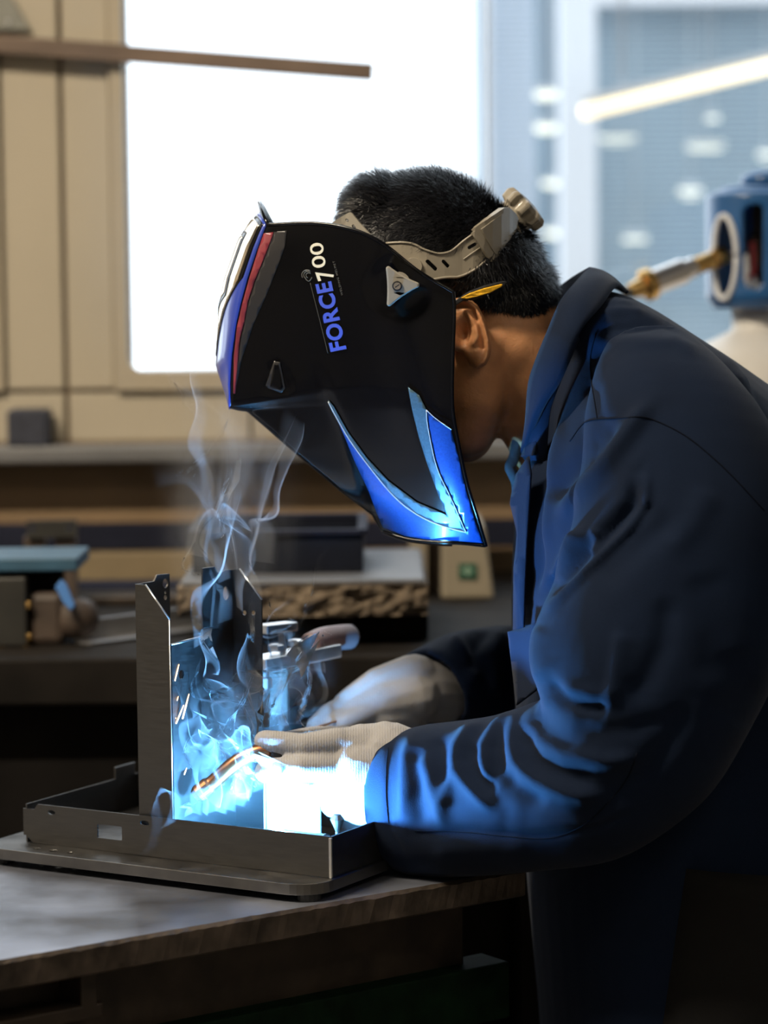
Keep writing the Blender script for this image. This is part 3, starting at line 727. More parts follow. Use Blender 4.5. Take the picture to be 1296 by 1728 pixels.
tbox('green_beam', 0.05, 0.935, 0.035, 0.075, ZT - TH - 0.115, ZT - TH - 0.065, 'green')
for s in (0.05, 0.855):
    for d in (0.035, DEPTH - 0.08): tbox('leg', s, s + 0.045, d + 0.04, d + 0.085 if d > 0.1 else d + 0.05 + 0.045, 0, ZT - TH, 'rust_dark')

# ================================================================== WORKPIECE
wp = thing('sheet_steel_enclosure', 'folded sheet steel enclosure being welded on a flat base plate', 'metal part', W(0.157, 0.08, ZP))
def wbox(nm, a0, a1, b0, b1, z0, z1, mt, par=None, bevel=0.0006):
    return box(nm, W((a0 + a1) / 2, (b0 + b1) / 2, (z0 + z1) / 2), (a1 - a0, b1 - b0, z1 - z0), mt, par or wp, axes=(U, V, Z), bevel=bevel)
TL, TD, TK = 0.316, 0.168, 0.0016
# base plate, with rounded corners and feet, is a separate plate under the tray
bpl = thing('base_plate', 'thick grey steel base plate with rounded corners under the enclosure', 'plate', W(0.157, 0.08, ZT))
pl = rrect(-0.004, -0.033, TL + 0.028, TD + 0.012, 0.030, 8)
sheet('plate', pl, lambda a, b: W(a, b, ZP - 0.005), 'steel_plate', bpl, thick=0.0095, bevel=0.0008,
      holes=[circ(0.288, -0.018, 0.0028, 0.0028), circ(0.270, -0.018, 0.0035), circ(0.252, -0.018, 0.0028)])
for a, b in ((0.012, -0.015), (TL + 0.01, -0.015), (0.012, TD - 0.005), (TL + 0.01, TD - 0.005)):
    lathe('foot', [(0.010, 0), (0.010, 0.0062)], W(a, b, ZT), Z, 'black_rubber', bpl, seg=16)
# tray walls
fw = [(0.0012, 0), (TL - 0.010, 0), (TL - 0.003, 0.006), (TL, 0.006), (TL, WALL_H - 0.005), (TL - 0.012, WALL_H - 0.005), (TL - 0.016, WALL_H), (0.0012, WALL_H)]
win = rrect(0.210, 0.011, 0.236, 0.023, 0.001, 2)
notch = [circ(0.186, WALL_H - 0.006, 0.005, 0.0022, 10), circ(0.285, WALL_H - 0.006, 0.004, 0.002, 10)]
sheet('front_wall', fw, lambda a, z: W(a, 0.0008, ZP + z), 'steel', wp, holes=[win] + notch, thick=TK)
sheet('end_wall', [(0.0008, 0), (TD, 0), (TD, WALL_H), (0.0008, WALL_H)], lambda b, z: W(0, b, ZP + z), 'steel', wp, thick=TK)
sheet('end_wall', [(0.0008, 0), (TD, 0), (TD, WALL_H - 0.001), (0.0008, WALL_H - 0.001)], lambda b, z: W(TL - 0.003, b, ZP + z), 'steel', wp, thick=TK)
sheet('back_wall', [(0.002, 0), (TL - 0.004, 0), (TL - 0.004, WALL_H), (0.002, WALL_H)], lambda a, z: W(a, TD, ZP + z), 'steel', wp, thick=TK)
sheet('tray_floor', [(0.002, 0.003), (TL - 0.005, 0.003), (TL - 0.005, TD - 0.002), (0.002, TD - 0.002)], lambda a, b: W(a, b, ZP + 0.0018), 'steel', wp, thick=TK,
      holes=[circ(0.030, 0.018, 0.006), circ(0.012, 0.030, 0.005)])
wbox('corner_tab', TL - 0.004, TL - 0.002, TD - 0.035, TD - 0.004, ZP, TT + 0.010, 'steel')
wbox('weld_seam', -0.0012, 0.0016, -0.0012, 0.0014, ZP, TT - 0.001, 'steel_edge')
# bracket: front upright, side sheet, rear upright
B1 = 0.006
pF = W(0, B1, 0)
def onF(x, y): return PN(x, y, pF, V)                 # plane facing the camera side
a_l = (onF(233, 1200) - W(0, 0, 0)).dot(U); a_r = (onF(289, 1200) - W(0, 0, 0)).dot(U)
z_tl = onF(233, 986).z; z_tr = onF(288, 1046).z
sheet('front_upright', [(a_l, ZP + 0.003 - 0), (a_r, ZP + 0.003), (a_r, z_tr), (a_l - 0.010, z_tl), (a_l, z_tl)], lambda a, z: W(a, B1, z), 'steel', wp, thick=0.0015)
pS = W(a_l, 0, 0)
def onS(x, y, p=pS): return PN(x, y, p, U)
def sb(x, y, p=pS): q = onS(x, y, p); return ((q - W(0, 0, 0)).dot(V), q.z)
fl = [(B1, ZP + 0.003), (B1 + 0.05, ZP + 0.003), (sb(285, 968)[0], sb(285, 968)[1]), (sb(264, 970)[0], sb(264, 970)[1]), (sb(259, 981)[0], sb(259, 981)[1]), (B1, z_tl)]
fl[1] = (sb(285, 968)[0], ZP + 0.003)
h1, h2, h3 = sb(278, 984), sb(278, 1000), sb(278, 1006)
sheet('upright_flange', fl, lambda b, z: W(a_l, b, z), 'steel', wp, thick=0.0015, holes=[circ(h1[0], h1[1], 0.0042, 0.0042), circ(h2[0], h2[1], 0.0015, 0.0015, 8), circ(h3[0], h3[1] - 0.001, 0.0024, 0.0024, 10)])
pS2 = W(a_r, 0, 0)
S2 = lambda x, y: sb(x, y, pS2)
b_r = S2(393, 1100)[0]
side = [(B1 + 0.001, ZP + 0.003), (b_r, ZP + 0.003), (b_r, S2(393, 961)[1]), S2(381, 962), S2(379, 962), S2(376, 964), S2(366, 966), S2(361, 956), S2(341, 959), S2(341, 1075), (B1 + 0.001, S2(291, 1087)[1])]
hs = [circ(*S2(380, 1001), 0.0045, 0.0062, 14), circ(*S2(305, 1138), 0.0040, 0.0040, 12)]
sheet('side_sheet', side, lambda b, z: W(a_r, b, z), 'steel', wp, thick=0.0015, holes=hs)
pB = W(0, b_r, 0)
def onB(x, y): q = PN(x, y, pB, V); return ((q - W(0, 0, 0)).dot(U), q.z)
rear = [(a_r, ZP + 0.003), (onB(442, 1200)[0], ZP + 0.003), onB(442, 1012), onB(404, 960), (a_r, onB(393, 962)[1])]
hb = [circ(*onB(413, 1034), 0.0022, 0.0022, 10), circ(*onB(428, 1034), 0.0022, 0.0022, 10)]
sheet('rear_upright', rear, lambda a, z: W(a, b_r, z), 'steel', wp, thick=0.0015, holes=hb)
# lips of bright cut edge on the uprights
def edge(nm, p, q, r=0.0009): tube(nm, [p, q], r, 'steel_edge', wp, seg=6)
edge('cut_edge', W(a_r, B1, z_tr), W(a_l - 0.010, B1, z_tl)); edge('cut_edge', W(a_r, B1 - 0.0004, ZP + 0.003), W(a_r, B1 - 0.0004, z_tr), 0.0006)
edge('cut_edge', W(a_r, B1 + 0.001, S2(291, 1087)[1]), W(a_r, S2(341, 1075)[0], S2(341, 1075)[1]), 0.0011)
edge('cut_edge', W(onB(404, 960)[0], b_r, onB(404, 960)[1]), W(onB(442, 1012)[0], b_r, onB(442, 1012)[1]))
# plates under the weld
BP = 0.104; pP = W(0, BP, 0)
def onP(x, y): q = PN(x, y, pP, V); return ((q - W(0, 0, 0)).dot(U), q.z)
for x0, x1, yt in ((396, 447, 1290), (451, 540, 1300)):
    a0_, a1_ = onP(x0, 1340)[0], onP(x1, 1340)[0]; zt_ = onP(x0, yt)[1]
    sheet('weld_plate', [(a0_, ZP + 0.003), (a1_, ZP + 0.003), (a1_, zt_), (a0_, zt_)], lambda a, z: W(a, BP, z), 'pale_plate', wp, thick=0.003, bevel=0.0004)
# round bar and small fittings lying in the tray
rbq = thing('round_bar', 'short round steel bar lying inside the tray front', 'bar', W(0.06, 0.030, ZP + 0.003))
za = ZP + 0.0026 + 0.0125
lathe('bar', [(0.0105, -0.022), (0.0125, -0.020), (0.0125, 0.020), (0.0105, 0.022)], W(0.047, 0.034, za), U, 'steel_plate', rbq, seg=28, smooth=False)
lathe('collar', [(0.0128, -0.021), (0.0128, -0.014)], W(0.047, 0.034, za), U, 'rust_dark', rbq, seg=28)
lathe('stub', [(0.007, 0.022), (0.007, 0.046), (0.005, 0.048)], W(0.047, 0.034, za), U, 'steel_plate', rbq, seg=20)
bo = props(lathe('cone_bolt', [(0.007, 0.0), (0.006, 0.008), (0.0018, 0.020), (0.0018, 0.024), (0.006, 0.034), (0.003, 0.038)], W(0.027, 0.055, ZP + 0.0026), Z, 'rust_dark', seg=14), 'small dark waisted bolt standing in the tray beside the glove', 'bolt')
# toggle clamp behind the rear upright
YT = 2.43
tc = thing('toggle_clamp', 'steel toggle clamp with grey red grip behind the rear upright', 'clamp', W(0.12, TD + 0.03, ZT))
def cs(nm, pts, y, th, mt, bevel=0.0006): return sheet(nm, pts, lambda x, yy_: P(x, yy_, y), mt, tc, thick=th, bevel=bevel)
def cslab(nm, pa, pb, w, h, mt):                      # flat bar between two 3-D points
    ax_ = (pb - pa); l = ax_.length; ax_.normalize(); s_ = ax_.cross(Z).normalized(); n_ = s_.cross(ax_)
    return box(nm, (pa + pb) / 2, (l, w, h), mt, tc, axes=(ax_, s_, n_), bevel=0.001)
pst = P(470, 1150, YT + 0.03)
box2('post', (pst.x - 0.009, pst.y - 0.004, ZT), (pst.x + 0.009, pst.y + 0.010, P(470, 1110, YT + 0.03).z), 'rust_dark', tc)
box2('foot', (pst.x - 0.018, pst.y - 0.006, ZT), (pst.x + 0.018, pst.y + 0.018, ZT + 0.006), 'steel_plate', tc)
cslab('clamp_arm', P(432, 1122, YT - 0.02), P(560, 1096, YT + 0.05), 0.026, 0.012, 'steel_edge')
cslab('link_plate', P(440, 1062, YT), P(492, 1056, YT + 0.03), 0.016, 0.008, 'steel_edge')
cslab('link_plate', P(478, 1100, YT + 0.02), P(474, 1058, YT + 0.02), 0.014, 0.006, 'steel_plate')
for px, py, dy in ((466, 1092, 0.0), (499, 1084, 0.02)):
    lathe('bolt_head', [(0.0075, 0), (0.0075, 0.005), (0.005, 0.006)], P(px, py + 6, YT + dy), Z, 'steel_edge', tc, seg=6)
lathe('spindle', [(0.006, 0.0), (0.006, 0.016), (0.0085, 0.017), (0.0085, 0.026), (0.004, 0.030)], P(443, 1112, YT - 0.012), -Z, 'steel_edge', tc, seg=14)
hp = catmull([tuple(P(522, 1090, YT + 0.03)), tuple(P(545, 1080, YT + 0.05)), tuple(P(572, 1076, YT + 0.07)), tuple(P(594, 1074, YT + 0.085))], 5)
tube('grip', hp, [0.011] + [0.0118] * (len(hp) - 2) + [0.0095], 'grip', tc, seg=14)

# ------------------------------------------------------------------ torch, rod, arc, sparks
tp_ = [(352, 1326, 2.290), (362, 1318, 2.29), (385, 1297, 2.288), (410, 1279, 2.288), (440, 1268, 2.289), (475, 1270, 2.291), (515, 1276, 2.292), (560, 1284, 2.295), (610, 1296, 2.305)]
tpath = catmull([tuple(P(*q)) for q in tp_], 6)
to = thing('welding_torch', 'curved copper welding torch neck held in the near glove', 'welding torch', P(480, 1270, 2.296))
tube('neck', tpath[:28], 0.0066, 'copper', to, seg=16)
tube('handle', tpath[27:], 0.0085, 'black_rubber', to, seg=16)
lathe('nozzle', [(0.0060, -0.002), (0.0078, 0.001), (0.0078, 0.012), (0.0055, 0.016)], Vector(tpath[1]), Vector(tpath[0]) - Vector(tpath[1]), 'copper', to, seg=18)
rp = [P(497, 1238, 2.37), P(535, 1227, 2.405), P(580, 1214, 2.445)]
props(tube('filler_rod', rp, 0.0012, 'copper', seg=8), 'thin copper filler rod held in the far glove', 'rod')
ARC = P(474, 1389, 2.246)
ar = props(bm_link('welding_arc', (lambda b_: (bm_ball(b_, ARC, (0.0035, 0.0035, 0.0045)), b_)[1])(bmesh.new()), 'arc', smooth=True), 'blinding white welding arc below the near glove', 'arc')
ld = bpy.data.lights.new('arc_light', 'POINT'); ld.energy = ARC_POWER; ld.color = ARC_COLOR; ld.shadow_soft_size = 0.010
lo = bpy.data.objects.new('arc_light', ld); COL.objects.link(lo); lo.parent = ar; lo.location = Vector(ARC) + Vector((0, -0.002, -0.006)) - WLOC[ar]
sl_ = ['short spark highest beside the front upright', 'longest bright spark beside the front upright', 'bright spark left of the longest one', 'tiny spark forking off the lower spark',
       'small spark low in the smoke', 'tiny spark lowest beside the front upright', 'faint spark below the highest one']
for (x0, y0, x1, y1, r), lb in zip(((302, 1121, 295, 1149, .0006), (319, 1171, 308, 1213, .0007), (310, 1190, 297, 1221, .0006), (290, 1208, 297, 1212, .0004), (315, 1296, 311, 1307, .0005), (297, 1335, 294, 1343, .0005), (301, 1174, 299, 1182, .0004)), sl_):
    a, b = P(x0, y0, 2.295), P(x1, y1, 2.29)
    props(tube('spark', [a, a.lerp(b, 0.5), b], [r * 0.5, r, r * 0.9], 'spark', seg=6), lb, 'spark', 'sparks flying beside the front upright')

# ================================================================== PERSON
YM = 2.42                                             # mid-plane of the head and trunk
SM = YM / FPX                                         # metres per pixel there
floor_pt = P(1300, 1600, YM)
person = thing('person', 'welder in navy jacket, helmet and white gloves bending over the table', 'person', (floor_pt.x, YM, 0.0))
def pv(dx, dy): return Vector((dx * SM, 0, -dy * SM))
# ---- body: head, neck, trunk core and arms as one surface
bm = bmesh.new()
def ell(px, py, y, ax, ay, az, ang=0.0):
    """ellipsoid; ax along ang (degrees, image plane, down-right positive), az across it, ay in depth"""
    t = math.radians(ang); e1 = Vector((math.cos(t), 0, -math.sin(t))); e2 = Vector((math.sin(t), 0, math.cos(t)))
    bm_ball(bm, P(px, py, y), (ax, ay, az), 4, (e1, Vector((0, 1, 0)), e2))
ell(722, 432, YM, 0.070, 0.074, 0.069, 15)             # cranium
ell(690, 440, YM, 0.066, 0.070, 0.064, 15)             # frontal lobe
ell(800, 452, YM, 0.062, 0.070, 0.052, 30)             # parietal
ell(864, 494, YM, 0.036, 0.058, 0.034, 15)             # occiput
ell(655, 470, YM, 0.050, 0.062, 0.060, 60)             # brow
ell(700, 590, YM, 0.082, 0.060, 0.052, 63)             # face
ell(768, 640, YM, 0.060, 0.062, 0.050, 70)             # jaw block
ell(775, 715, YM, 0.036, 0.042, 0.030, 60)             # chin
for s in (-1, 1):
    bm_capsule(bm, [(P(808, 600, YM + s * 0.052), 0.024), (P(806, 668, YM + s * 0.048), 0.025), (P(790, 725, YM + s * 0.028), 0.025)])
    ell(690, 560, YM + s * 0.045, 0.028, 0.018, 0.022, 60)      # cheek
    bm_ball(bm, P(640, 545, YM + s * 0.031), 0.0125, 3)          # eye
bm_capsule(bm, [(P(622, 520, YM), 0.010), (P(598, 585, YM), 0.011), (P(600, 612, YM), 0.015)])      # nose
for s in (-1, 1): bm_ball(bm, P(612, 618, YM + s * 0.012), 0.009, 2)
bm_capsule(bm, [(P(650, 655, YM - 0.022), 0.007), (P(636, 652, YM), 0.009), (P(650, 655, YM + 0.022), 0.007)])   # upper lip
bm_capsule(bm, [(P(664, 678, YM - 0.020), 0.007), (P(650, 676, YM), 0.010), (P(664, 678, YM + 0.020), 0.007)])   # lower lip
bm_capsule(bm, [(P(835, 560, YM), 0.060), (P(885, 625, YM), 0.060), (P(945, 690, YM), 0.054)], 20)  # neck
bm_capsule(bm, [(P(830, 640, YM), 0.040), (P(890, 690, YM), 0.035), (P(945, 745, YM), 0.045)], 20)  # throat
bm_capsule(bm, [(P(945, 690, YM), 0.050), (P(1080, 860, YM), 0.075), (P(1180, 1060, YM), 0.09), (P(1260, 1300, YM), 0.09), (P(1310, 1500, YM), 0.09)], 20)
near = [(1040, 760, YM - 0.12), (1090, 860, 2.24), (1110, 1080, 2.21), (1090, 1270, 2.21), (880, 1335, 2.24), (690, 1318, 2.295)]
far = [(1040, 760, YM + 0.12), (1010, 880, 2.57), (1010, 1020, 2.61), (960, 1130, 2.59), (840, 1150, 2.555), (745, 1165, 2.51)]
for chain in (near, far):
    bm_capsule(bm, [(P(*q), r) for q, r in zip(chain, (0.035, 0.036, 0.034, 0.032, 0.030, 0.025))])
body_me = remesh(bm, 0.0032, 10, 0.5)
# ---- ear relief, joined to the same mesh
ce = lambda x, y: (740 + x / 4.32, 480 + y / 4.32)
ear_out = [ce(*q) for q in ((60, 150), (105, 102), (180, 90), (235, 108), (285, 152), (330, 230), (362, 315), (382, 400), (384, 480), (372, 540), (345, 585), (300, 610), (262, 612), (228, 592), (205, 545), (170, 500), (110, 480), (60, 440))]
def dseg(x, y, pts):
    best = 1e9
    for (x0, y0), (x1, y1) in zip(pts, pts[1:]):
        dx, dy = x1 - x0, y1 - y0; t = max(0, min(1, ((x - x0) * dx + (y - y0) * dy) / (dx * dx + dy * dy)))
        best = min(best, math.hypot(x - x0 - t * dx, y - y0 - t * dy))
    return best
helix = ear_out[1:12]
anti = [ce(*q) for q in ((215, 200), (275, 290), (285, 380), (250, 430))]
lobe = ce(300, 545); concha = ce(185, 360); tragus = ce(115, 420)
def ear_h(x, y):
    d = dseg(x, y, ear_out + [ear_out[0]])
    h = 0.011 + 0.0045 * min(1, max(0, (x - 760) / 50))
    dh = dseg(x, y, helix)
    h += 0.0050 * math.exp(-((dh - 5.0) / 4.2) ** 2)                     # rolled rim
    h -= 0.0035 * math.exp(-((dh - 14) / 5.0) ** 2) * (1 if y < 590 else 0.2)      # groove inside the rim
    h += 0.0035 * math.exp(-(dseg(x, y, anti) / 5.5) ** 2)
    h -= 0.0125 * math.exp(-(((x - concha[0]) / 12) ** 2 + ((y - concha[1]) / 19) ** 2))
    h += 0.0045 * math.exp(-(((x - lobe[0]) / 13) ** 2 + ((y - lobe[1]) / 11) ** 2))
    h += 0.0050 * math.exp(-(((x - tragus[0]) / 9) ** 2 + ((y - tragus[1]) / 11) ** 2))
    h -= 0.010 * math.exp(-(d / 3.2)) if x > 766 else 0
    return h
eb = flat_bm(ear_out, grid=2.0)
bmesh.ops.remove_doubles(eb, verts=eb.verts, dist=0.3)
YE = YM - 0.070
ev = {}; nb0 = len(body_me.vertices)
verts_e, faces_e = [], []
for i, v in enumerate(eb.verts):
    v.index = i; x, y = v.co.x, v.co.y; verts_e.append(P(x, y, YE - ear_h(x, y)))
ne = len(verts_e)
for v in eb.verts:
    x, y = v.co.x, v.co.y; f = 0.93; xc, yc_ = 790, 558
    verts_e.append(P(xc + (x - xc) * f, yc_ + (y - yc_) * f, YE - 0.004 + 0.010))
for f in eb.faces:
    ix = [v.index for v in f.verts]; faces_e.append(ix); faces_e.append([i + ne for i in ix[::-1]])
for e in eb.edges:
    if len(e.link_faces) == 1: i, j = e.verts[0].index, e.verts[1].index; faces_e.append((i, j, j + ne, i + ne))
eb.free()
bmj = bmesh.new(); bmj.from_mesh(body_me)
be = bmesh.new(); vv = [be.verts.new(p) for p in verts_e]
for f in faces_e:
    try: be.faces.new([vv[i] for i in f])
    except ValueError: pass
bmesh.ops.recalc_face_normals(be, faces=be.faces)
bmesh.ops.smooth_vert(be, verts=be.verts, factor=0.4)
tmp = bpy.data.meshes.new('t'); be.to_mesh(tmp); be.free(); bmj.from_mesh(tmp)
# the other ear, mirrored
for v in tmp.vertices: v.co.y = 2 * YM - v.co.y
tmp.flip_normals(); bmj.from_mesh(tmp); bpy.data.meshes.remove(tmp)
bmj.to_mesh(body_me); bmj.free()
body = link('body', body_me, 'skin', person, smooth=True)
body['label'] = 'tanned ear, jaw and neck of the bent head'

# ---- hair: scalp cap and short strands
def hairline(px):                                      # pixel y above which hair grows
    return float(np.interp(px, [560, 640, 700, 755, 790, 815, 840, 870, 900, 925, 945], [405, 430, 470, 505, 506, 524, 540, 547, 546, 530, 512]))
bm = bmesh.new()
ell(720, 432, YM, 0.0745, 0.0785, 0.0735, 15); ell(686, 438, YM, 0.0700, 0.0745, 0.0680, 15)
ell(800, 448, YM, 0.0665, 0.0755, 0.0550, 32); ell(864, 494, YM, 0.0420, 0.0625, 0.0380, 15); ell(640, 362, YM, 0.032, 0.058, 0.034, 0)
hm0 = remesh(bm, 0.0026, 18, 0.5)
bm = bmesh.new(); bm.from_mesh(hm0); bpy.data.meshes.remove(hm0)
hair_tree = BVHTree.FromBMesh(bm)
co = np.array([v.co[:] for v in bm.verts]); hx_, hy_ = project(co)
dead = [v for v, x, y in zip(bm.verts, hx_, hy_) if y > hairline(x) - 5 + 4 * math.sin(x * 0.31) + 3 * math.sin(x * 0.83 + 1) or x < 572]
bmesh.ops.delete(bm, geom=dead, context='VERTS')
bmesh.ops.triangulate(bm, faces=bm.faces)
bm.normal_update()
hm = bpy.data.meshes.new('hair'); bm.to_mesh(hm)
cand = [(f.calc_center_median(), f.normal.copy(), [w.co.copy() for w in f.verts]) for f in bm.faces]
bm.free()
hair = link('hair', hm, 'hair', person, smooth=True); hair['label'] = 'short black cropped hair'
whorl = P(845, 380, YM)
band_line = [(640, 405), (740, 447), (790, 425), (838, 392), (880, 370)]
vs_, fs_ = [], []
cxy = np.array([c[0][:] for c in cand]); cpx, cpy = project(cxy)
for (c, nrm, tri), px_, py_ in zip(cand, cpx, cpy):
    for rep in range(1 if random.random() < 0.6 else 2):
        a, b_ = random.random(), random.random()
        if a + b_ > 1: a, b_ = 1 - a, 1 - b_
        root = tri[0] + (tri[1] - tri[0]) * a + (tri[2] - tri[0]) * b_
        edge_d = hairline(px_) - py_
        lng = 0.0060 + 0.010 * min(1, max(0, edge_d / 90)) * (0.7 + 0.6 * random.random())
        if px_ > 850: lng *= 0.75
        if dseg(px_, py_, band_line) < 20: lng *= 0.35
        flow = (root - whorl); flow = flow - nrm * flow.dot(nrm)
        flow = flow.normalized() if flow.length > 1e-5 else Vector((1, 0, 0))
        down = Vector((0.15, 0, -1)); down = (down - nrm * down.dot(nrm))
        k = min(1, max(0, (px_ - 760) / 120)) if py_ > 400 else 0
        tang = (flow * (1 - k) + down * k + Vector((random.gauss(0, .30), random.gauss(0, .30), random.gauss(0, .30)))).normalized()
        lift = 0.42 if py_ < 400 else 0.22
        d1 = (tang + nrm * lift * 1.6).normalized(); d2 = (tang + nrm * lift * 0.8).normalized()
        side_ = d1.cross(nrm).normalized() * (0.00026 + 0.00016 * random.random())
        p0 = root - nrm * 0.0015; p1 = root + d1 * lng * 0.5; p2 = p1 + d2 * lng * 0.5
        n0 = len(vs_); vs_ += [p0 - side_, p0 + side_, p1 + side_ * 0.85, p1 - side_ * 0.85, p2]
        fs_ += [(n0, n0 + 1, n0 + 2, n0 + 3), (n0 + 3, n0 + 2, n0 + 4)]
st = mesh('hair_strands', vs_, fs_, 'hair', hair); st['kind'] = 'stuff'

# ---- jacket: trunk and both sleeves as one garment surface
def loft(bm, st, seg=40, sub=4, power=2.3, end_open=None):
    """st: (Fx,Fy,Bx,By,y,halfdepth) stations; rings span F-B in the picture plane"""
    rows = catmull(st, sub); rings = []
    C3 = [(P(r[0], r[1], r[4]) + P(r[2], r[3], r[4])) / 2 for r in rows]
    for i, r in enumerate(rows):
        F_, B_ = P(r[0], r[1], r[4]), P(r[2], r[3], r[4]); c = C3[i]; e1 = (B_ - F_) / 2
        t = (C3[min(i + 1, len(C3) - 1)] - C3[max(i - 1, 0)]).normalized()
        e2 = t.cross(e1).normalized()
        if e2.y > 0: e2 = -e2
        e2 = e2 * r[5]; ring = []
        for k in range(seg):
            a = 2 * math.pi * k / seg; ca, sa = math.cos(a), math.sin(a)
            ca_, sa_ = math.copysign(abs(ca) ** (2 / power), ca), math.copysign(abs(sa) ** (2 / power), sa)
            ring.append(c + e1 * ca_ + e2 * sa_)
        rings.append(ring)
    if end_open:                                        # recessed opening at the cuff
        last = rings[-1]; c = sum(last, Vector()) / len(last); t = (C3[-1] - C3[-3]).normalized()
        f = 1 - end_open[0]
        for sh in (0.0, -end_open[1]): rings.append([c + (p - c) * f + t * sh for p in last])
    vr = [[bm.verts.new(p) for p in r] for r in rings]
    for r0, r1 in zip(vr, vr[1:]):
        for k in range(seg): bm.faces.new((r0[k], r0[(k + 1) % seg], r1[(k + 1) % seg], r1[k]))
    bm.faces.new(vr[0][::-1]); bm.faces.new(vr[-1])
trunk = [(895, 735, 978, 500, YM, 0.070), (884, 775, 1030, 494, YM, 0.105), (874, 830, 1105, 523, YM, 0.165), (868, 900, 1180, 570, YM, 0.198), (866, 990, 1262, 624, YM, 0.205),
         (866, 1080, 1345, 690, YM, 0.205), (868, 1180, 1425, 800, YM, 0.20), (878, 1300, 1490, 960, YM, 0.195), (886, 1420, 1525, 1150, YM, 0.19), (894, 1530, 1540, 1330, YM, 0.19), (902, 1640, 1545, 1480, YM, 0.195), (915, 1780, 1545, 1640, YM, 0.20)]
sleeve_n = [(1010, 625, 1185, 625, 2.30, 0.050), (988, 700, 1255, 690, 2.255, 0.066), (978, 780, 1310, 760, 2.225, 0.075), (965, 880, 1335, 890, 2.205, 0.078), (935, 980, 1335, 1020, 2.195, 0.078), (902, 1070, 1312, 1135, 2.19, 0.077),
            (900, 1135, 1258, 1240, 2.192, 0.075), (915, 1172, 1190, 1340, 2.20, 0.072), (905, 1192, 1085, 1420, 2.212, 0.068), (868, 1204, 985, 1452, 2.232, 0.064), (810, 1216, 885, 1468, 2.256, 0.061), (752, 1222, 795, 1475, 2.280, 0.059), (705, 1228, 730, 1476, 2.299, 0.058), (668, 1240, 684, 1462, 2.313, 0.057)]
sleeve_f = [(930, 800, 1130, 760, 2.55, 0.055), (915, 900, 1110, 880, 2.585, 0.066), (900, 1000, 1080, 1040, 2.60, 0.066), (892, 1056, 1010, 1220, 2.59, 0.060), (835, 1058, 900, 1238, 2.565, 0.055), (768, 1068, 820, 1238, 2.535, 0.052), (697, 1100, 755, 1232, 2.505, 0.047)]
bm = bmesh.new()
loft(bm, trunk, 48); loft(bm, sleeve_n, 40, end_open=(0.10, 0.03)); loft(bm, sleeve_f, 32, end_open=(0.12, 0.03))
bm_capsule(bm, [(P(985, 560, YM - 0.07), 0.030), (P(1040, 566, YM - 0.09), 0.034), (P(1112, 616, YM - 0.11), 0.036), (P(1185, 680, YM - 0.13), 0.044)])
jk = remesh(bm, 0.0030, 14, 0.5)
# folds
co = np.empty(len(jk.vertices) * 3); jk.vertices.foreach_get('co', co); co = co.reshape(-1, 3)
nr = np.empty(len(jk.vertices) * 3); jk.vertices.foreach_get('normal', nr); nr = nr.reshape(-1, 3)
jx, jy = project(co)
view = co - np.array(CAM); view /= np.linalg.norm(view, axis=1)[:, None]
facing = np.clip(-(nr * view).sum(1) * 2.2 + 0.25, 0, 1)
near_side = (co[:, 1] < YM + 0.02)
def polydist(pts):
    best = np.full(len(jx), 1e9); tt = np.zeros(len(jx)); sg = np.zeros(len(jx))
    seg = [math.hypot(b[0] - a[0], b[1] - a[1]) for a, b in zip(pts, pts[1:])]; tot = sum(seg); acc = 0
    for (a, b), l in zip(zip(pts, pts[1:]), seg):
        dx, dy = (b[0] - a[0]) / l, (b[1] - a[1]) / l
        u = np.clip((jx - a[0]) * dx + (jy - a[1]) * dy, 0, l)
        ex, ey = jx - a[0] - u * dx, jy - a[1] - u * dy; d = np.hypot(ex, ey); m = d < best
        best[m] = d[m]; tt[m] = ((acc + u) / tot)[m]; sg[m] = np.sign(dx * ey - dy * ex)[m]; acc += l
    return best, tt, sg
disp = np.zeros(len(jx))
def fold(pts, amp, w, w2=None, end=0.18):
    """ridge (amp > 0) or valley (amp < 0) along a line; w on its right side, w2 on its left"""
    global disp
    d, t, s = polydist(pts); ww = np.where(s > 0, w, w2 or w)
    ww = ww * np.where(jy > 1170, 1.2, 1.0); tap = np.clip(np.minimum(t, 1 - t) / end, 0, 1); tap = tap * tap * (3 - 2 * tap)
    disp += amp * (0.15 + 0.85 * tap) * np.exp(-(d / ww) ** 2) * np.where((d > 0), 1, 1)
mm = 0.001
# forearm folds
FA = 0.62
fold([(662, 1236), (656, 1300), (657, 1400), (690, 1462)], -2.0 * FA * mm, 5)
fold([(704, 1232), (686, 1275), (680, 1330), (679, 1400)], 5.0 * FA * mm, 9, 14)
fold([(672, 1240), (668, 1300), (668, 1390)], -2.5 * FA * mm, 8)
fold([(702, 1255), (703, 1310), (708, 1370), (715, 1400)], -6.0 * FA * mm, 11)
fold([(705, 1268), (722, 1310), (738, 1362), (750, 1400)], 6.5 * FA * mm, 10, 12)
fold([(738, 1240), (748, 1290), (752, 1330)], -6.5 * FA * mm, 13)
fold([(822, 1214), (790, 1238), (770, 1262), (766, 1284), (780, 1314), (806, 1342), (840, 1372)], 8.5 * FA * mm, 11, 9)
fold([(766, 1290), (752, 1335), (742, 1368)], 5.5 * FA * mm, 9)
fold([(800, 1250), (792, 1280), (806, 1310), (838, 1340)], -7.0 * FA * mm, 11)
fold([(868, 1202), (838, 1228), (818, 1260), (818, 1290), (826, 1322)], 8.0 * FA * mm, 9, 8)
fold([(858, 1230), (838, 1262), (845, 1300), (880, 1335), (930, 1360)], -8.0 * FA * mm, 13)
fold([(895, 1185), (872, 1215), (862, 1250), (872, 1290), (905, 1318), (960, 1338), (1030, 1345)], 8.5 * FA * mm, 12, 10)
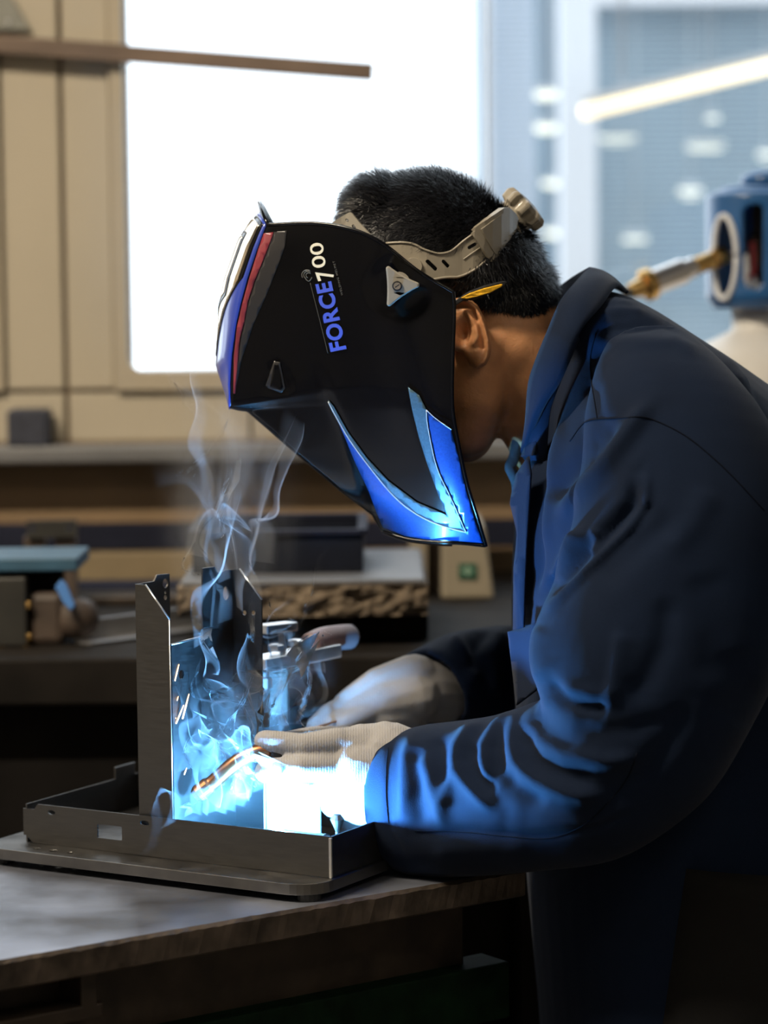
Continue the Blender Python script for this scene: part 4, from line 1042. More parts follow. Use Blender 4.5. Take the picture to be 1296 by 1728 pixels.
fold([(905, 1225), (893, 1255), (905, 1285), (945, 1305), (1010, 1315)], -7.0 * FA * mm, 13)
fold([(930, 1168), (905, 1195), (896, 1222), (912, 1248), (955, 1270), (1020, 1282), (1090, 1280)], 8.0 * FA * mm, 14, 10)
fold([(926, 1140), (934, 1165), (955, 1182), (990, 1192), (1030, 1196)], -11.0 * FA * mm, 13)
fold([(945, 1150), (975, 1170), (1010, 1178), (1050, 1172)], 4.0 * FA * mm, 14)
fold([(960, 1225), (1010, 1238), (1070, 1232), (1130, 1210)], -4.5 * FA * mm, 16)
fold([(690, 1410), (780, 1402), (900, 1410), (1000, 1400), (1080, 1370)], -3.5 * FA * mm, 6)
fold([(720, 1440), (800, 1432), (900, 1440)], 4.0 * FA * mm, 18)
# upper arm and chest folds
fold([(1090, 790), (1088, 845), (1060, 886), (1010, 935), (950, 1000), (915, 1042)], 9.0 * mm, 30, 9)
fold([(1075, 800), (1066, 850), (1035, 885), (985, 930), (935, 985), (908, 1020)], -15.0 * mm, 13, 24)
fold([(1105, 672), (1060, 732), (1015, 788), (970, 838), (940, 880)], 8.0 * mm, 18, 14)
fold([(1040, 700), (1005, 750), (960, 800), (925, 850)], -8.0 * mm, 18)
fold([(985, 890), (965, 920), (945, 960), (930, 985)], 9.0 * mm, 9)
fold([(1006, 890), (1000, 915), (990, 935)], 7.0 * mm, 8)
fold([(1000, 640), (1010, 700), (985, 760)], -3.0 * mm, 12)
fold([(1130, 1000), (1120, 1090), (1090, 1150), (1050, 1190)], -3.5 * mm, 22)
fold([(1160, 1180), (1130, 1250), (1080, 1310), (1010, 1360)], -3.5 * mm, 18)
fold([(1200, 820), (1170, 880), (1120, 930)], 3.0 * mm, 24)
fold([(1150, 880), (1100, 900), (1050, 940), (1000, 985)], -4.0 * mm, 26)
fold([(1045, 1060), (1038, 1120), (1028, 1180)], 3.0 * mm, 10, 22)
fold([(905, 1050), (898, 1085), (905, 1120), (925, 1145)], 5.0 * mm, 22)
fold([(920, 700), (900, 760), (893, 850), (890, 960), (884, 1050)], 7.0 * mm, 9)
fold([(940, 690), (915, 760), (908, 850), (905, 950), (896, 1020)], -8.0 * mm, 9)
fold([(955, 700), (935, 770), (920, 870), (915, 940)], 4.0 * mm, 10)
# shoulder wrinkles
fold([(1000, 560), (1060, 555), (1120, 545), (1150, 560)], -3.0 * mm, 9)
fold([(1000, 580), (1070, 575), (1140, 575), (1190, 600)], 3.0 * mm, 12)
fold([(1010, 530), (1050, 525), (1090, 528)], 2.5 * mm, 8)
fold([(1240, 1090), (1255, 1170), (1230, 1230)], -3.0 * mm, 30)
fold([(1180, 960), (1210, 1060), (1200, 1160)], -2.5 * mm, 34)
# soft random unevenness of the cloth
soft = np.zeros(len(jx))
for k in range(14):
    q = rng.normal(size=3); q /= np.linalg.norm(q); f = rng.uniform(25, 70); soft += np.sin(co @ q * f + rng.uniform(0, 6.3)) / f * 0.02
wr = np.sin((jx * 0.94 + jy * 0.34) / 8.5 + 2.2 * np.sin(jy / 37 + jx / 90) + 1.3 * np.sin(jx / 23)) * np.clip(np.sin(jx / 31 + 1.7 * np.sin(jy / 45)), 0, 1)
disp += 0.0004 * wr * np.clip((1040 - jx) / 120, 0, 1) * np.clip((jy - 1180) / 60, 0, 1) * np.clip((jx - 668) / 20, 0, 1)
co2 = co + nr * ((disp * facing * near_side) + soft * 0.55)[:, None]
# folds of the far sleeve
farm = (co[:, 1] > YM + 0.03) & (jx < 900)
disp[:] = 0
fold([(760, 1072), (790, 1110), (800, 1160)], 6.0 * mm, 12); fold([(820, 1062), (800, 1095), (790, 1140)], -6.0 * mm, 12); fold([(850, 1060), (830, 1110), (835, 1180)], 6.0 * mm, 14)
fold([(705, 1108), (740, 1150), (765, 1225)], -2.0 * mm, 6)
co2 += nr * (disp * facing * farm)[:, None]
jk.vertices.foreach_set('co', co2.ravel()); jk.update()
jacket = link('jacket', jk, 'navy', person, smooth=True); jacket['label'] = 'navy blue cotton work jacket'
jb = world_bvh(jacket)
def seam(pts, r=0.0006, n=6):
    pp = catmull([(x, y, 0) for x, y in pts], n); tube('seam', [hit(q[0], q[1], jb, 0.0002) for q in pp], r, 'seamthread', jacket, seg=6)
seam([(962, 745), (985, 715), (1010, 708), (1050, 706), (1085, 704), (1120, 716), (1160, 738), (1200, 770), (1240, 808), (1290, 862)])
seam([(1006, 562), (997, 600), (998, 640), (1004, 680), (1008, 706)])
seam([(655, 1262), (652, 1300), (652, 1350), (656, 1390)], 0.0004)
seam([(700, 1402), (780, 1404), (860, 1412), (930, 1414), (985, 1392), (1030, 1350), (1060, 1310), (1075, 1270)], 0.0005)
# chest pocket, front edge and flap as cloth pieces lying on the trunk
def cloth(nm, pts, off=0.003, th=0.0016, grid=10): return decal(nm, pts, jb, 'navy', jacket, off=off, grid=grid, thick=th, ymid=YM)
def fr_sheet(nm, pts, y0, y1, mt='navy', th=0.002):
    """cloth piece whose depth runs from y0 at its left edge to y1 at its right edge"""
    xs = [p[0] for p in pts]; a, b = min(xs), max(xs)
    return sheet(nm, pts, lambda x, y: P(x, y, y0 + (y1 - y0) * (x - a) / (b - a)), mt, jacket, thick=th, grid=12, smooth=True)
fr_sheet('chest_pocket', [(858, 1066), (882, 1060), (908, 1050), (912, 1110), (918, 1150), (905, 1165), (872, 1190), (868, 1150)], 2.300, 2.245)
fr_sheet('front_placket', [(872, 800), (892, 770), (896, 800), (890, 900), (886, 980), (884, 1062), (867, 1068), (868, 960), (874, 900), (862, 850), (864, 835)], 2.330, 2.300)
# collar
I_ = [(994, 453, YM), (974, 476, YM - .058), (947, 510, YM - .095), (924, 563, YM - .112), (904, 613, YM - .116), (893, 650, YM - .112), (888, 712, YM - .098), (880, 766, YM - .064)]
O_ = [(1058, 494, YM + .004), (1040, 484, YM - .068), (1012, 520, YM - .118), (985, 551, YM - .140), (968, 586, YM - .146), (949, 638, YM - .142), (916, 690, YM - .122), (884, 768, YM - .068)]
Ii, Oo = catmull(I_, 5), catmull(O_, 5); cv, cf = [], []; ncol = 6
for a, b in zip(Ii, Oo):
    for k in range(ncol + 1):
        t = k / ncol; q = a + (b - a) * t; bul = 0.010 * math.sin(math.pi * t)
        p = P(q[0], q[1], q[2]); cv.append(p + Vector((0, -bul if q[2] < YM - 0.02 else 0, bul * 0.5)))
nn = len(cv)
cv += [Vector((p.x, 2 * YM - p.y, p.z)) for p in cv]
for i in range(len(Ii) - 1):
    for k in range(ncol):
        f = (i * (ncol + 1) + k, i * (ncol + 1) + k + 1, (i + 1) * (ncol + 1) + k + 1, (i + 1) * (ncol + 1) + k); cf.append(f); cf.append(tuple(j + nn for j in f[::-1]))
mesh('collar', cv, cf, 'navy', jacket, smooth=True, solid=0.003)
# inner stand of the collar
sv_, sf_ = [], []
for i, a in enumerate(Ii):
    p = P(*a); q = P(a[0] + 40 - i * 0.2, a[1] + 48, a[2] - 0.002 if a[2] < YM - 0.01 else a[2]); sv_ += [p, q]
m0 = len(sv_); sv_ += [Vector((p.x, 2 * YM - p.y, p.z)) for p in sv_]
for i in range(len(Ii) - 1):
    f = (2 * i, 2 * i + 1, 2 * i + 3, 2 * i + 2); sf_ += [f, tuple(j + m0 for j in f[::-1])]
mesh('collar_stand', sv_, sf_, 'navy', jacket, smooth=True, solid=0.002)
# lapel tip lit by the arc
fr_sheet('lapel', [(912, 694), (908, 725), (903, 768), (880, 771), (893, 735)], 2.345, 2.318)
# grey shirt edge under the chin
sh_p = [(876, 730, YM - .025), (868, 770, YM - .028), (861, 788, YM - .03), (866, 800, YM - .03), (872, 815, YM - .028), (874, 835, YM - .02)]
for dy, r in ((0.004, 0.0052),):
    tube('shirt_edge', catmull([tuple(P(x, y, d + dy)) for x, y, d in sh_p], 5), r, 'shirt', person, seg=10)
# trousers and boots (mostly below the frame)
def leg(dy):
    bm = bmesh.new(); y = YM - 0.13 if dy < 0 else YM + 0.10
    loft(bm, [(1120, 1440, 1520, 1470, y, 0.100), (1105, 1560, 1500, 1600, y, 0.098), (1085, 1700, 1420, 1760, y, 0.092), (1062, 1900, 1330, 1960, y, 0.082), (1070, 2150, 1300, 2190, y, 0.072), (1130, 2500, 1330, 2520, y, 0.064), (1180, 2800, 1350, 2810, y, 0.058), (1190, 2900, 1350, 2905, y, 0.058)], 32)
    o = bm_link('trouser_leg', bm, 'trouser', person, smooth=True)
    bm = bmesh.new(); a = P(1190, 2860, y); b = P(1350, 2860, y)
    bm_capsule(bm, [(Vector(((a.x + b.x) / 2, y, a.z + 0.02)), 0.05), (Vector(((a.x + b.x) / 2, y, 0.09)), 0.048), (Vector((a.x - 0.02, y, 0.06)), 0.044), (Vector((a.x - 0.12, y, 0.05)), 0.042)])
    me = remesh(bm, 0.008, 4)
    for v in me.vertices: v.co.z = max(v.co.z, 0.0005)
    link('boot', me, 'boot', person, smooth=True)
leg(-1); leg(1)

# ---- gloves
def glove(nm, chains, label, sm=5):
    bm = bmesh.new(); nm_near = 'near' in label
    for ch in chains: bm_capsule(bm, [(P(x, y, d + (0.016 if nm_near and x > 600 else 0.008 if nm_near else 0)), r) for x, y, d, r in ch])
    me = remesh(bm, 0.0019, sm, 0.5); o = link(nm, me, 'glove', person, smooth=True); o['label'] = label; return o
near_g = [
    [(690, 1322, 2.292, .032), (655, 1312, 2.294, .0335), (640, 1310, 2.294, .0345)],
    [(690, 1290, 2.292, .030), (650, 1275, 2.292, .0305), (610, 1262, 2.290, .0215), (566, 1256, 2.288, .0135)],
    [(690, 1345, 2.290, .030), (645, 1340, 2.290, .031), (612, 1330, 2.288, .0225), (572, 1330, 2.288, .0135)],
    [(640, 1305, 2.286, .033), (600, 1298, 2.284, .0235), (565, 1296, 2.282, .0150)],
    [(640, 1355, 2.292, .024), (608, 1362, 2.296, .0165), (585, 1360, 2.298, .0125)],
    [(572, 1252, 2.288, .0128), (510, 1258, 2.278, .0106), (462, 1252, 2.280, .0100), (446, 1250, 2.284, .0094)],     # index finger
    [(568, 1297, 2.280, .0130), (504, 1298, 2.264, .0112), (456, 1300, 2.270, .0108), (448, 1302, 2.280, .0100)],     # middle finger
    [(575, 1330, 2.288, .0125), (538, 1338, 2.300, .0105), (524, 1332, 2.328, .0100), (536, 1322, 2.345, .0092)],     # ring finger
    [(588, 1358, 2.298, .0110), (560, 1362, 2.312, .0092), (552, 1354, 2.335, .0088), (562, 1346, 2.348, .0082)],     # little finger
    [(625, 1262, 2.312, .0170), (575, 1248, 2.330, .0125), (528, 1246, 2.330, .0108), (486, 1252, 2.322, .0098)],     # thumb
]
gn = glove('glove', near_g, 'white knitted glove on the near hand, glaring in the arc light')
far_g = [
    [(765, 1170, 2.512, .027), (725, 1166, 2.500, .030), (690, 1166, 2.492, .031)],
    [(700, 1146, 2.490, .024), (640, 1166, 2.480, .022), (590, 1192, 2.470, .0165)],
    [(700, 1176, 2.480, .026), (645, 1188, 2.468, .022), (596, 1208, 2.458, .015)],
    [(690, 1200, 2.478, .022), (640, 1212, 2.464, .018), (604, 1224, 2.456, .013)],
    [(594, 1190, 2.470, .0125), (556, 1206, 2.455, .0108), (534, 1226, 2.440, .0100), (530, 1244, 2.430, .009)],      # index
    [(598, 1206, 2.460, .0125), (562, 1224, 2.442, .0108), (546, 1246, 2.430, .0098), (548, 1260, 2.425, .009)],      # middle
    [(606, 1222, 2.456, .0120), (576, 1240, 2.440, .0102), (566, 1262, 2.430, .0094), (572, 1274, 2.428, .0088)],     # ring
    [(618, 1234, 2.456, .0108), (596, 1252, 2.442, .0092), (590, 1268, 2.434, .0086), (596, 1278, 2.432, .008)],      # little
    [(655, 1190, 2.470, .0150), (615, 1206, 2.452, .0115), (585, 1222, 2.440, .0100), (560, 1238, 2.435, .0090)],     # thumb
]
glove('glove', far_g, 'grey white knitted glove on the far hand behind')

# ================================================================== WELDING HELMET
YH_ = YM - 0.002
hl = thing('welding_helmet', 'black glossy welding helmet with blue swooshes and grey headgear', 'welding helmet', P(600, 930, YM))
topc = [(0, 765, 493, .110), (.2, 705, 457, .104), (.4, 646, 411, .095), (.55, 600, 389, .086), (.75, 535, 377, .075), (1, 450, 379, .062)]
botc = [(0, 820, 921, .070), (.25, 780, 917, .062), (.5, 738, 915, .052), (.75, 690, 910, .042), (1, 646, 897, .034)]
rearc = [(0, 765, 493, .110), (.1, 767, 520, .112), (.3, 764, 610, .113), (.5, 764, 688, .110), (.6, 772, 740, .106), (.75, 788, 815, .097), (.9, 808, 880, .083), (1, 820, 921, .070)]
frontc = [(0, 450, 379, .062), (.04, 444, 394, .063), (.1, 434, 422, .065), (.2, 418, 470, .067), (.28, 407, 511, .067), (.35, 398, 551, .066), (.42, 391, 601, .064), (.47, 388, 650, .062), (.5, 389, 686, .060), (.53, 404, 690, .058), (.57, 420, 692, .057), (.7, 500, 762, .052), (.85, 574, 825, .046), (.95, 628, 866, .040), (1, 646, 897, .034)]
def relief(x, y):
    r = 0.0
    def sgn(x0, y0, x1, y1):
        l = math.hypot(x1 - x0, y1 - y0); return ((x1 - x0) * (y - y0) - (y1 - y0) * (x - x0)) / l
    # facet behind the red stripe
    r += 0.0022 / (1 + math.exp(-sgn(480, 395, 398, 660) / 3)) * 0 
    # raised central panel
    if y > 600:
        d1 = sgn(548, 650, 634, 872); d2 = sgn(690, 650, 752, 868)
        k = min(1, (y - 600) / 90)
        r += 0.0035 * k / (1 + math.exp(d1 / 4.5)) - 0.002 * k / (1 + math.exp(d2 / 8))
    # dish around the knob
    d = math.hypot(x - 676, y - 484); r -= 0.004 * math.exp(-(d / 52) ** 6)
    # recessed button near the front
    if dseg(x, y, [(466, 625), (462, 655), (480, 655), (466, 625)]) < 14: r -= 0.0012
    return r
def shell(s, t):
    T, B = smoothtab(topc, s), smoothtab(botc, s); Rr, Ff = smoothtab(rearc, t), interp(frontc, t)
    c00, c10, c01, c11 = topc[0][1:], topc[-1][1:], botc[0][1:], botc[-1][1:]
    al = s ** 3.5; ar_ = (1 - s) ** 1.5
    out = [(1 - t) * T[k] + t * B[k] + ar_ * (Rr[k] - (1 - t) * c00[k] - t * c01[k]) + al * (Ff[k] - (1 - t) * c10[k] - t * c11[k]) for k in range(3)]
    out[2] += 0.016 * math.sin(math.pi * s) ** 0.9 * (0.6 + 0.4 * math.sin(math.pi * t)) + relief(out[0], out[1]) * min(1, s * 8, (1 - s) * 10)
    return out
NS, NTt = 110, 120
sv_, sf_ = [], []
for j in range(NTt + 1):
    for i in range(NS + 1):
        x, y, w = shell(i / NS, j / NTt); sv_.append(P(x, y, YH_ - w))
for j in range(NTt):
    for i in range(NS):
        a = j * (NS + 1) + i; sf_.append((a, a + 1, a + NS + 2, a + NS + 1))
nsv = len(sv_)
far_v = [Vector((p.x, 2 * YH_ - p.y, p.z)) for p in sv_]; far_f = [tuple(k + nsv for k in f[::-1]) for f in sf_]
# bridge between the sides: top, lower front and an added chin piece
allv = sv_ + far_v; allf = sf_ + far_f; NB = 14
def bridge(idx, centre):
    """idx: near-side vertex ids along an edge, centre: (px,py) of the mid-line for each"""
    prev = None
    for vi, c in zip(idx, centre):
        p, q, m_ = allv[vi], allv[vi + nsv], P(c[0], c[1], YH_); row = [vi]
        for k in range(1, NB):
            a = math.pi * k / NB; f = math.sin(a); cc = -math.cos(a)
            mid = (p + q) / 2; pt = mid + (q - p) / 2 * cc + (m_ - mid) * f; allv.append(pt); row.append(len(allv) - 1)
        row.append(vi + nsv)
        if prev:
            for k in range(NB): allf.append((prev[k], prev[k + 1], row[k + 1], row[k]))
        prev = row
e_top = [i for i in range(int(NS * 0.52), NS + 1)]                      # top rim, forehead part
def pxof(v): x, y = project(np.array([v[:]])); return float(x[0]), float(y[0])
bridge(e_top, [(pxof(allv[i])[0] - 0, pxof(allv[i])[1] - 1.5 + 1.0) for i in e_top])
e_low = [j * (NS + 1) + NS for j in range(int(NTt * 0.5), NTt + 1)]     # lower front edge
bridge(e_low, [(pxof(allv[i])[0] - 1.0, pxof(allv[i])[1] + 1.0) for i in e_low])
e_bot = [NTt * (NS + 1) + i for i in range(NS, int(NS * 0.35), -1)]  # underside of the chin, added to block arc light from the throat
bridge(e_bot, [(pxof(allv[i])[0] - 2.0, pxof(allv[i])[1] + 1.0) for i in e_bot])
shell_o = mesh('shell', allv, allf, 'helmet', hl, smooth=True, solid=0.0028, offset=-1.0)
sb_tree = BVHTree.FromPolygons(sv_, sf_)
# beaded rim around the opening
rim_path = [sv_[i] for i in range(NS, -1, -1)] + [sv_[j * (NS + 1)] for j in range(1, NTt + 1)] + [sv_[NTt * (NS + 1) + i] for i in range(1, NS + 1)]
tube('rim_bead', rim_path, 0.0016, 'helmet', shell_o, seg=8)
tube('rim_bead', [Vector((p.x, 2 * YH_ - p.y, p.z)) for p in rim_path], 0.0016, 'helmet', shell_o, seg=8)
# front: blue frame, mirrored lens
centc = [(0, 440, 357), (.10, 424, 376), (.2, 408, 405), (.4, 385, 470), (.55, 374, 524), (.72, 370, 588), (.80, 367, 618), (1, 391, 689)]
def front_pt(u, t, out=0.0):
    """u -1 near corner .. 1 far corner, t 0 top .. 1 bottom"""
    Fx, Fy, w = interp(frontc, t * 0.5); Cx, Cy = interp(centc, t)
    p = P(Fx, Fy, YH_ - w); q = Vector((p.x, 2 * YH_ - p.y, p.z)); m_ = P(Cx, Cy, YH_); mid = (p + q) / 2
    f = max(0.0, 1 - abs(u) ** 2.2) ** 0.75
    return mid + (q - p) / 2 * u + (m_ - mid) * f + Vector((-1, 0, 0)) * out * (0.35 + 0.65 * f) + Vector((0, math.copysign(1, u) if u else 0, 0)) * out * (1 - f)
def front_sheet(nm, u0, u1, tlo, thi, mt, out, nu=36, nt_=30, par=None, th=0.002):
    vs2, fs2 = [], []
    for j in range(nt_ + 1):
        for i in range(nu + 1):
            u = u0 + (u1 - u0) * i / nu; a, b = tlo(u), thi(u); vs2.append(front_pt(u, a + (b - a) * j / nt_, out))
    for j in range(nt_):
        for i in range(nu): a = j * (nu + 1) + i; fs2.append((a, a + nu + 1, a + nu + 2, a + 1))
    return mesh(nm, vs2, fs2, mt, par or hl, smooth=True, solid=th, offset=0.0)
ff = front_sheet('front_frame', -1, 1, lambda u: 0.0, lambda u: 1.0, 'front_blue', 0.0)
front_sheet('lens_gasket', -0.95, 0.95, lambda u: 0.02, lambda u: 0.80 - 0.44 * abs(u) ** 1.5, 'helmet', 0.0012, par=ff, th=0.001)
front_sheet('lens_window', -0.88, 0.88, lambda u: 0.05, lambda u: 0.755 - 0.42 * abs(u) ** 1.5, 'lens', 0.0022, par=ff, th=0.001)
front_sheet('inner_filter', -0.62, 0.62, lambda u: 0.14, lambda u: 0.58 - 0.15 * abs(u), 'helmet', 0.0029, par=ff, th=0.0006)
front_sheet('filter_window', -0.54, 0.54, lambda u: 0.17, lambda u: 0.55 - 0.15 * abs(u), 'lens', 0.0034, par=ff, th=0.0006)
# brow flange standing up at the top of the front
bv, bf = [], []
nfl = 20
for i in range(nfl + 1):
    u = -1 + 2 * i / nfl; p = front_pt(u, 0.0); f = max(0, 1 - abs(u) ** 2.2)
    tip = p + Vector((-0.002, 0, 0.0075)) * f + Vector((0.001, 0, 0.002)); bv += [p + Vector((0.001, 0, -0.002)), tip]
for i in range(nfl): bf.append((2 * i, 2 * i + 1, 2 * i + 3, 2 * i + 2))
mesh('brow_flange', bv, bf, 'helmet', hl, smooth=True, solid=0.003)
# painted graphics
c8 = lambda x, y: (340 + x / 4.433, 330 + y / 4.431)
c1 = lambda x, y: (340 + x / 2.0903, 270 + y / 2.0910)
dk = dict(bvh=sb_tree, parent=shell_o, ymid=YH_)
def dec(nm, pts, mt, off=0.0006, **k): return decal(nm, pts, sb_tree, mt, shell_o, off=off, ymid=YH_, **k)
dec('grey_facet', [c8(*q) for q in ((545, 275), (640, 262), (625, 380), (560, 560), (480, 760), (390, 960), (300, 1230), (262, 1420), (250, 1300), (300, 1060), (345, 830), (400, 650), (470, 480))], 'helmet_grey', 0.0005)
dec('red_stripe', [c8(*q) for q in ((470, 285), (540, 276), (536, 300), (470, 470), (400, 640), (350, 790), (320, 950), (290, 1060), (268, 1290), (255, 1480), (240, 1480), (245, 1200), (268, 980), (310, 800), (360, 620), (430, 400))], 'dec_red', 0.0010)
# big blue swoosh with grey band and pinstripe
blue1 = [c1(*q) for q in ((455, 858), (500, 960), (545, 1070), (590, 1165), (622, 1250), (642, 1296), (720, 1325), (800, 1338), (900, 1342), (992, 1350), (960, 1260), (930, 1150), (905, 1040), (880, 950), (820, 905), (795, 880), (800, 940), (830, 1080), (880, 1190), (935, 1310), (850, 1288), (760, 1245), (680, 1180), (600, 1085), (530, 990), (480, 905))]
dec('blue_swoosh', blue1, 'dec_blue', 0.0006)
teal = [c1(*q) for q in ((449, 845), (470, 870), (520, 960), (585, 1050), (660, 1130), (760, 1205), (866, 1250), (830, 1160), (795, 1060), (770, 980), (745, 880), (730, 800), (770, 830), (795, 880), (800, 940), (832, 1080), (882, 1190), (935, 1310), (850, 1288), (760, 1246), (680, 1182), (600, 1087), (530, 992), (480, 908))]
dec('grey_swoosh', teal, 'dec_teal', 0.0013)
def stripe(pts, w=1.1):
    pp = catmull([(x, y) for x, y in pts], 6); L, R = [], []
    for i, q in enumerate(pp):
        d = pp[min(i + 1, len(pp) - 1)] - pp[max(i - 1, 0)]; d = d / np.linalg.norm(d); nrm = np.array([-d[1], d[0]]); L.append(tuple(q + nrm * w / 2)); R.append(tuple(q - nrm * w / 2))
    return L + R[::-1]
dec('pinstripe', stripe([c1(*q) for q in ((450, 850), (480, 906), (530, 992), (600, 1087), (680, 1182), (760, 1246), (850, 1288), (934, 1310))], 1.6), 'dec_line', 0.0019)
dec('pinstripe', stripe([c1(*q) for q in ((796, 882), (801, 940), (832, 1080), (882, 1190), (934, 1310))], 1.3), 'dec_line', 0.0019)
dec('pinstripe', stripe([c1(*q) for q in ((795, 880), (830, 912), (882, 950))], 1.0), 'dec_line', 0.0019)
dec('button', [c8(*q) for q in ((545, 1235), (590, 1245), (628, 1440), (600, 1475), (500, 1440), (480, 1420))], 'helmet_grey', 0.0008)
dec('button_face', [c8(*q) for q in ((545, 1260), (580, 1265), (612, 1430), (595, 1455), (515, 1425))], 'helmet', 0.0014)
# lettering
def text_mesh(body_, start, adv, up, mt, par, bold=0.0, off=0.0010, space=1.0):
    """start: baseline start px; adv, up: px vectors for the full text width and cap height"""
    cu = bpy.data.curves.new('lettering', 'FONT'); cu.body = body_; cu.size = 1.0; cu.offset = bold; cu.resolution_u = 4; cu.space_character = space
    o = bpy.data.objects.new('lettering', cu); COL.objects.link(o)
    me = bpy.data.meshes.new_from_object(o.evaluated_get(bpy.context.evaluated_depsgraph_get())); bpy.data.objects.remove(o); bpy.data.curves.remove(cu)
    xs = [v.co.x for v in me.vertices]; ys = [v.co.y for v in me.vertices]; x0, x1, y0, y1 = min(xs), max(xs), min(ys), max(ys)
    bm = bmesh.new(); bm.from_mesh(me); bpy.data.meshes.remove(me)
    bmesh.ops.triangulate(bm, faces=bm.faces)
    for v in bm.verts:
        a, b = (v.co.x - x0) / (x1 - x0), (v.co.y - y0) / (y1 - y0)
        
        sx, sy = start[0] + adv[0] * a + up[0] * b, start[1] + adv[1] * a + up[1] * b
        v.co = hit(sx, sy, sb_tree, 0.0, YH_) - ray(sx, sy).normalized() * off
    return bm_link('lettering', bm, mt, par)
ct = lambda x, y: (480 + x / 4.985, 380 + y / 4.985)
def tv(x, y): return (x / 4.985, y / 4.985)
text_mesh('FORCE', ct(525, 1040), tv(-130, -570), tv(-138, 28), 'text_blue', shell_o, bold=0.034, space=1.10)
text_mesh('7', ct(424, 442), tv(-27, -76), tv(-140, 30), 'text_cream', shell_o, bold=0.02)
text_mesh('00', ct(352, 350), tv(-30, -208), tv(-114, 16), 'text_cream', shell_o, bold=0.008)
text_mesh('WELDING HELMET', ct(494, 590), tv(-72, -290), tv(-17, 3), 'text_grey', shell_o, bold=0.0, space=1.25)
dec('logo_line', stripe([ct(*q) for q in ((220, 485), (262, 650), (310, 840), (368, 1075))], 0.7), 'text_grey', 0.0009)
for k, (x, y, r) in enumerate(((195, 430, 46), (200, 430, 34), (206, 432, 22))):
    arc_ = [ct(x + r * math.cos(a), y - 10 + r * 0.95 * math.sin(a)) for a in np.linspace(math.radians(150 - 20 * k), math.radians(300 + 10 * k), 9)]
    dec('logo_mark', stripe(arc_, 1.2), 'text_grey', 0.0009)
dec('logo_mark', stripe([ct(175, 440), ct(190, 462), ct(212, 470), ct(235, 440)], 1.4), 'text_grey', 0.0009)
# side knob
kc = hit(675, 484, sb_tree, 0.0, YH_); yk0 = kc.y - 0.004
def kpt(x, y, d): return P(x, y, yk0 - d)
kout = []
tips = [ct(850, 325), ct(1160, 500), ct(860, 703)]
cx_, cy_ = ct(945, 512)
order = [0, 1, 2]
for a, b in ((0, 1), (1, 2), (2, 0)):
    p, q = tips[a], tips[b]; m_ = ((p[0] + q[0]) / 2 * 0.78 + cx_ * 0.22, (p[1] + q[1]) / 2 * 0.78 + cy_ * 0.22)
    vx, vy = (q[0] - p[0]), (q[1] - p[1]); l = math.hypot(vx, vy); vx, vy = vx / l * 6.0, vy / l * 6.0
    for k in range(9):
        t = k / 8; x = (1 - t) ** 2 * (p[0] + vx) + 2 * t * (1 - t) * m_[0] + t * t * (q[0] - vx); y = (1 - t) ** 2 * (p[1] + vy) + 2 * t * (1 - t) * m_[1] + t * t * (q[1] - vy); kout.append((x, y))
knob = sheet('tension_knob', kout, lambda x, y: kpt(x, y, 0.007), 'knob', hl, thick=0.012, bevel=0.0014)
sheet('knob_disc', circ(cx_ + 4, cy_ - 3, 19, 21, 36), lambda x, y: kpt(x, y, 0.001), 'knob', knob, thick=0.006, bevel=0.001)
sheet('screw_ring', circ(*ct(948, 512), 8.5, 8.5, 24), lambda x, y: kpt(x, y, 0.0135), 'hole_dark', knob, thick=0.0012)
sheet('screw', circ(*ct(948, 512), 6.0, 6.0, 20), lambda x, y: kpt(x, y, 0.0145), 'chrome', knob, thick=0.001)
sheet('screw_slot', [ct(930, 518), ct(965, 495), ct(968, 503), ct(933, 528)], lambda x, y: kpt(x, y, 0.0154), 'hole_dark', knob, thick=0.0006)
# headgear band around the head
c2 = lambda x, y: (560 + x / 3.6, 330 + y / 3.6)
_bx = [600, 640, 680, 720, 750, 780, 800, 815, 830, 845, 858, 870]
def _bd(x):
    y = float(np.interp(x, [p[0] for p in band_line], [p[1] for p in band_line])); r = hair_tree.ray_cast(CAM, ray(x, y).normalized())
    return r[0].y if r[0] is not None else YM
_by = [min(_bd(x) - 0.0045, YM - 0.004) for x in _bx]
for _i in range(1, len(_by)): _by[_i] = max(_by[_i], _by[_i - 1]) if _bx[_i] > 720 else _by[_i]
def band_y(x): return float(np.interp(x, _bx, _by))      # depth of the band, near half
band_out = [c2(*q) for q in ((280, 300), (330, 288), (430, 283), (500, 295), (560, 325), (640, 350), (700, 345), (740, 325), (800, 275), (858, 232), (905, 200), (1000, 330), (960, 374), (900, 430), (840, 470), (770, 497), (690, 500), (630, 515), (540, 520), (420, 500), (330, 400))]
band_holes = [[c2(*q) for q in slot2d(582, 400, 628, 445, 12)], [c2(*q) for q in slot2d(677, 400, 703, 428, 11)], [c2(*q) for q in slot2d(834, 316, 868, 296, 11)]]
def both(nm, pts, yf, mt, par, holes=(), th=0.002, grid=8, bevel=None):
    o = sheet(nm, pts, lambda x, y: P(x, y, yf(x)), mt, par, holes=holes, thick=th, grid=grid, smooth=False, bevel=bevel)
    sheet(nm, pts, lambda x, y: (lambda p: Vector((p.x, 2 * YM - p.y, p.z)))(P(x, y, yf(x))), mt, par, holes=holes, thick=th, grid=grid, smooth=False, bevel=bevel)
    return o
hb_ = both('headband', band_out, band_y, 'band', hl, holes=band_holes, th=0.0022, grid=6)
def rib(pts, r=0.0011): tube('band_rib', [P(x, y, band_y(x) - 0.0012) for x, y in [tuple(q) for q in catmull([c2(*p) for p in pts], 5)]], r, 'band', hb_, seg=8)
rib(((330, 290), (430, 285), (500, 297), (560, 327), (640, 352), (700, 347), (740, 327), (800, 277), (856, 236)))
rib(((610, 512), (690, 498), (770, 494), (840, 466), (900, 427), (955, 376)))
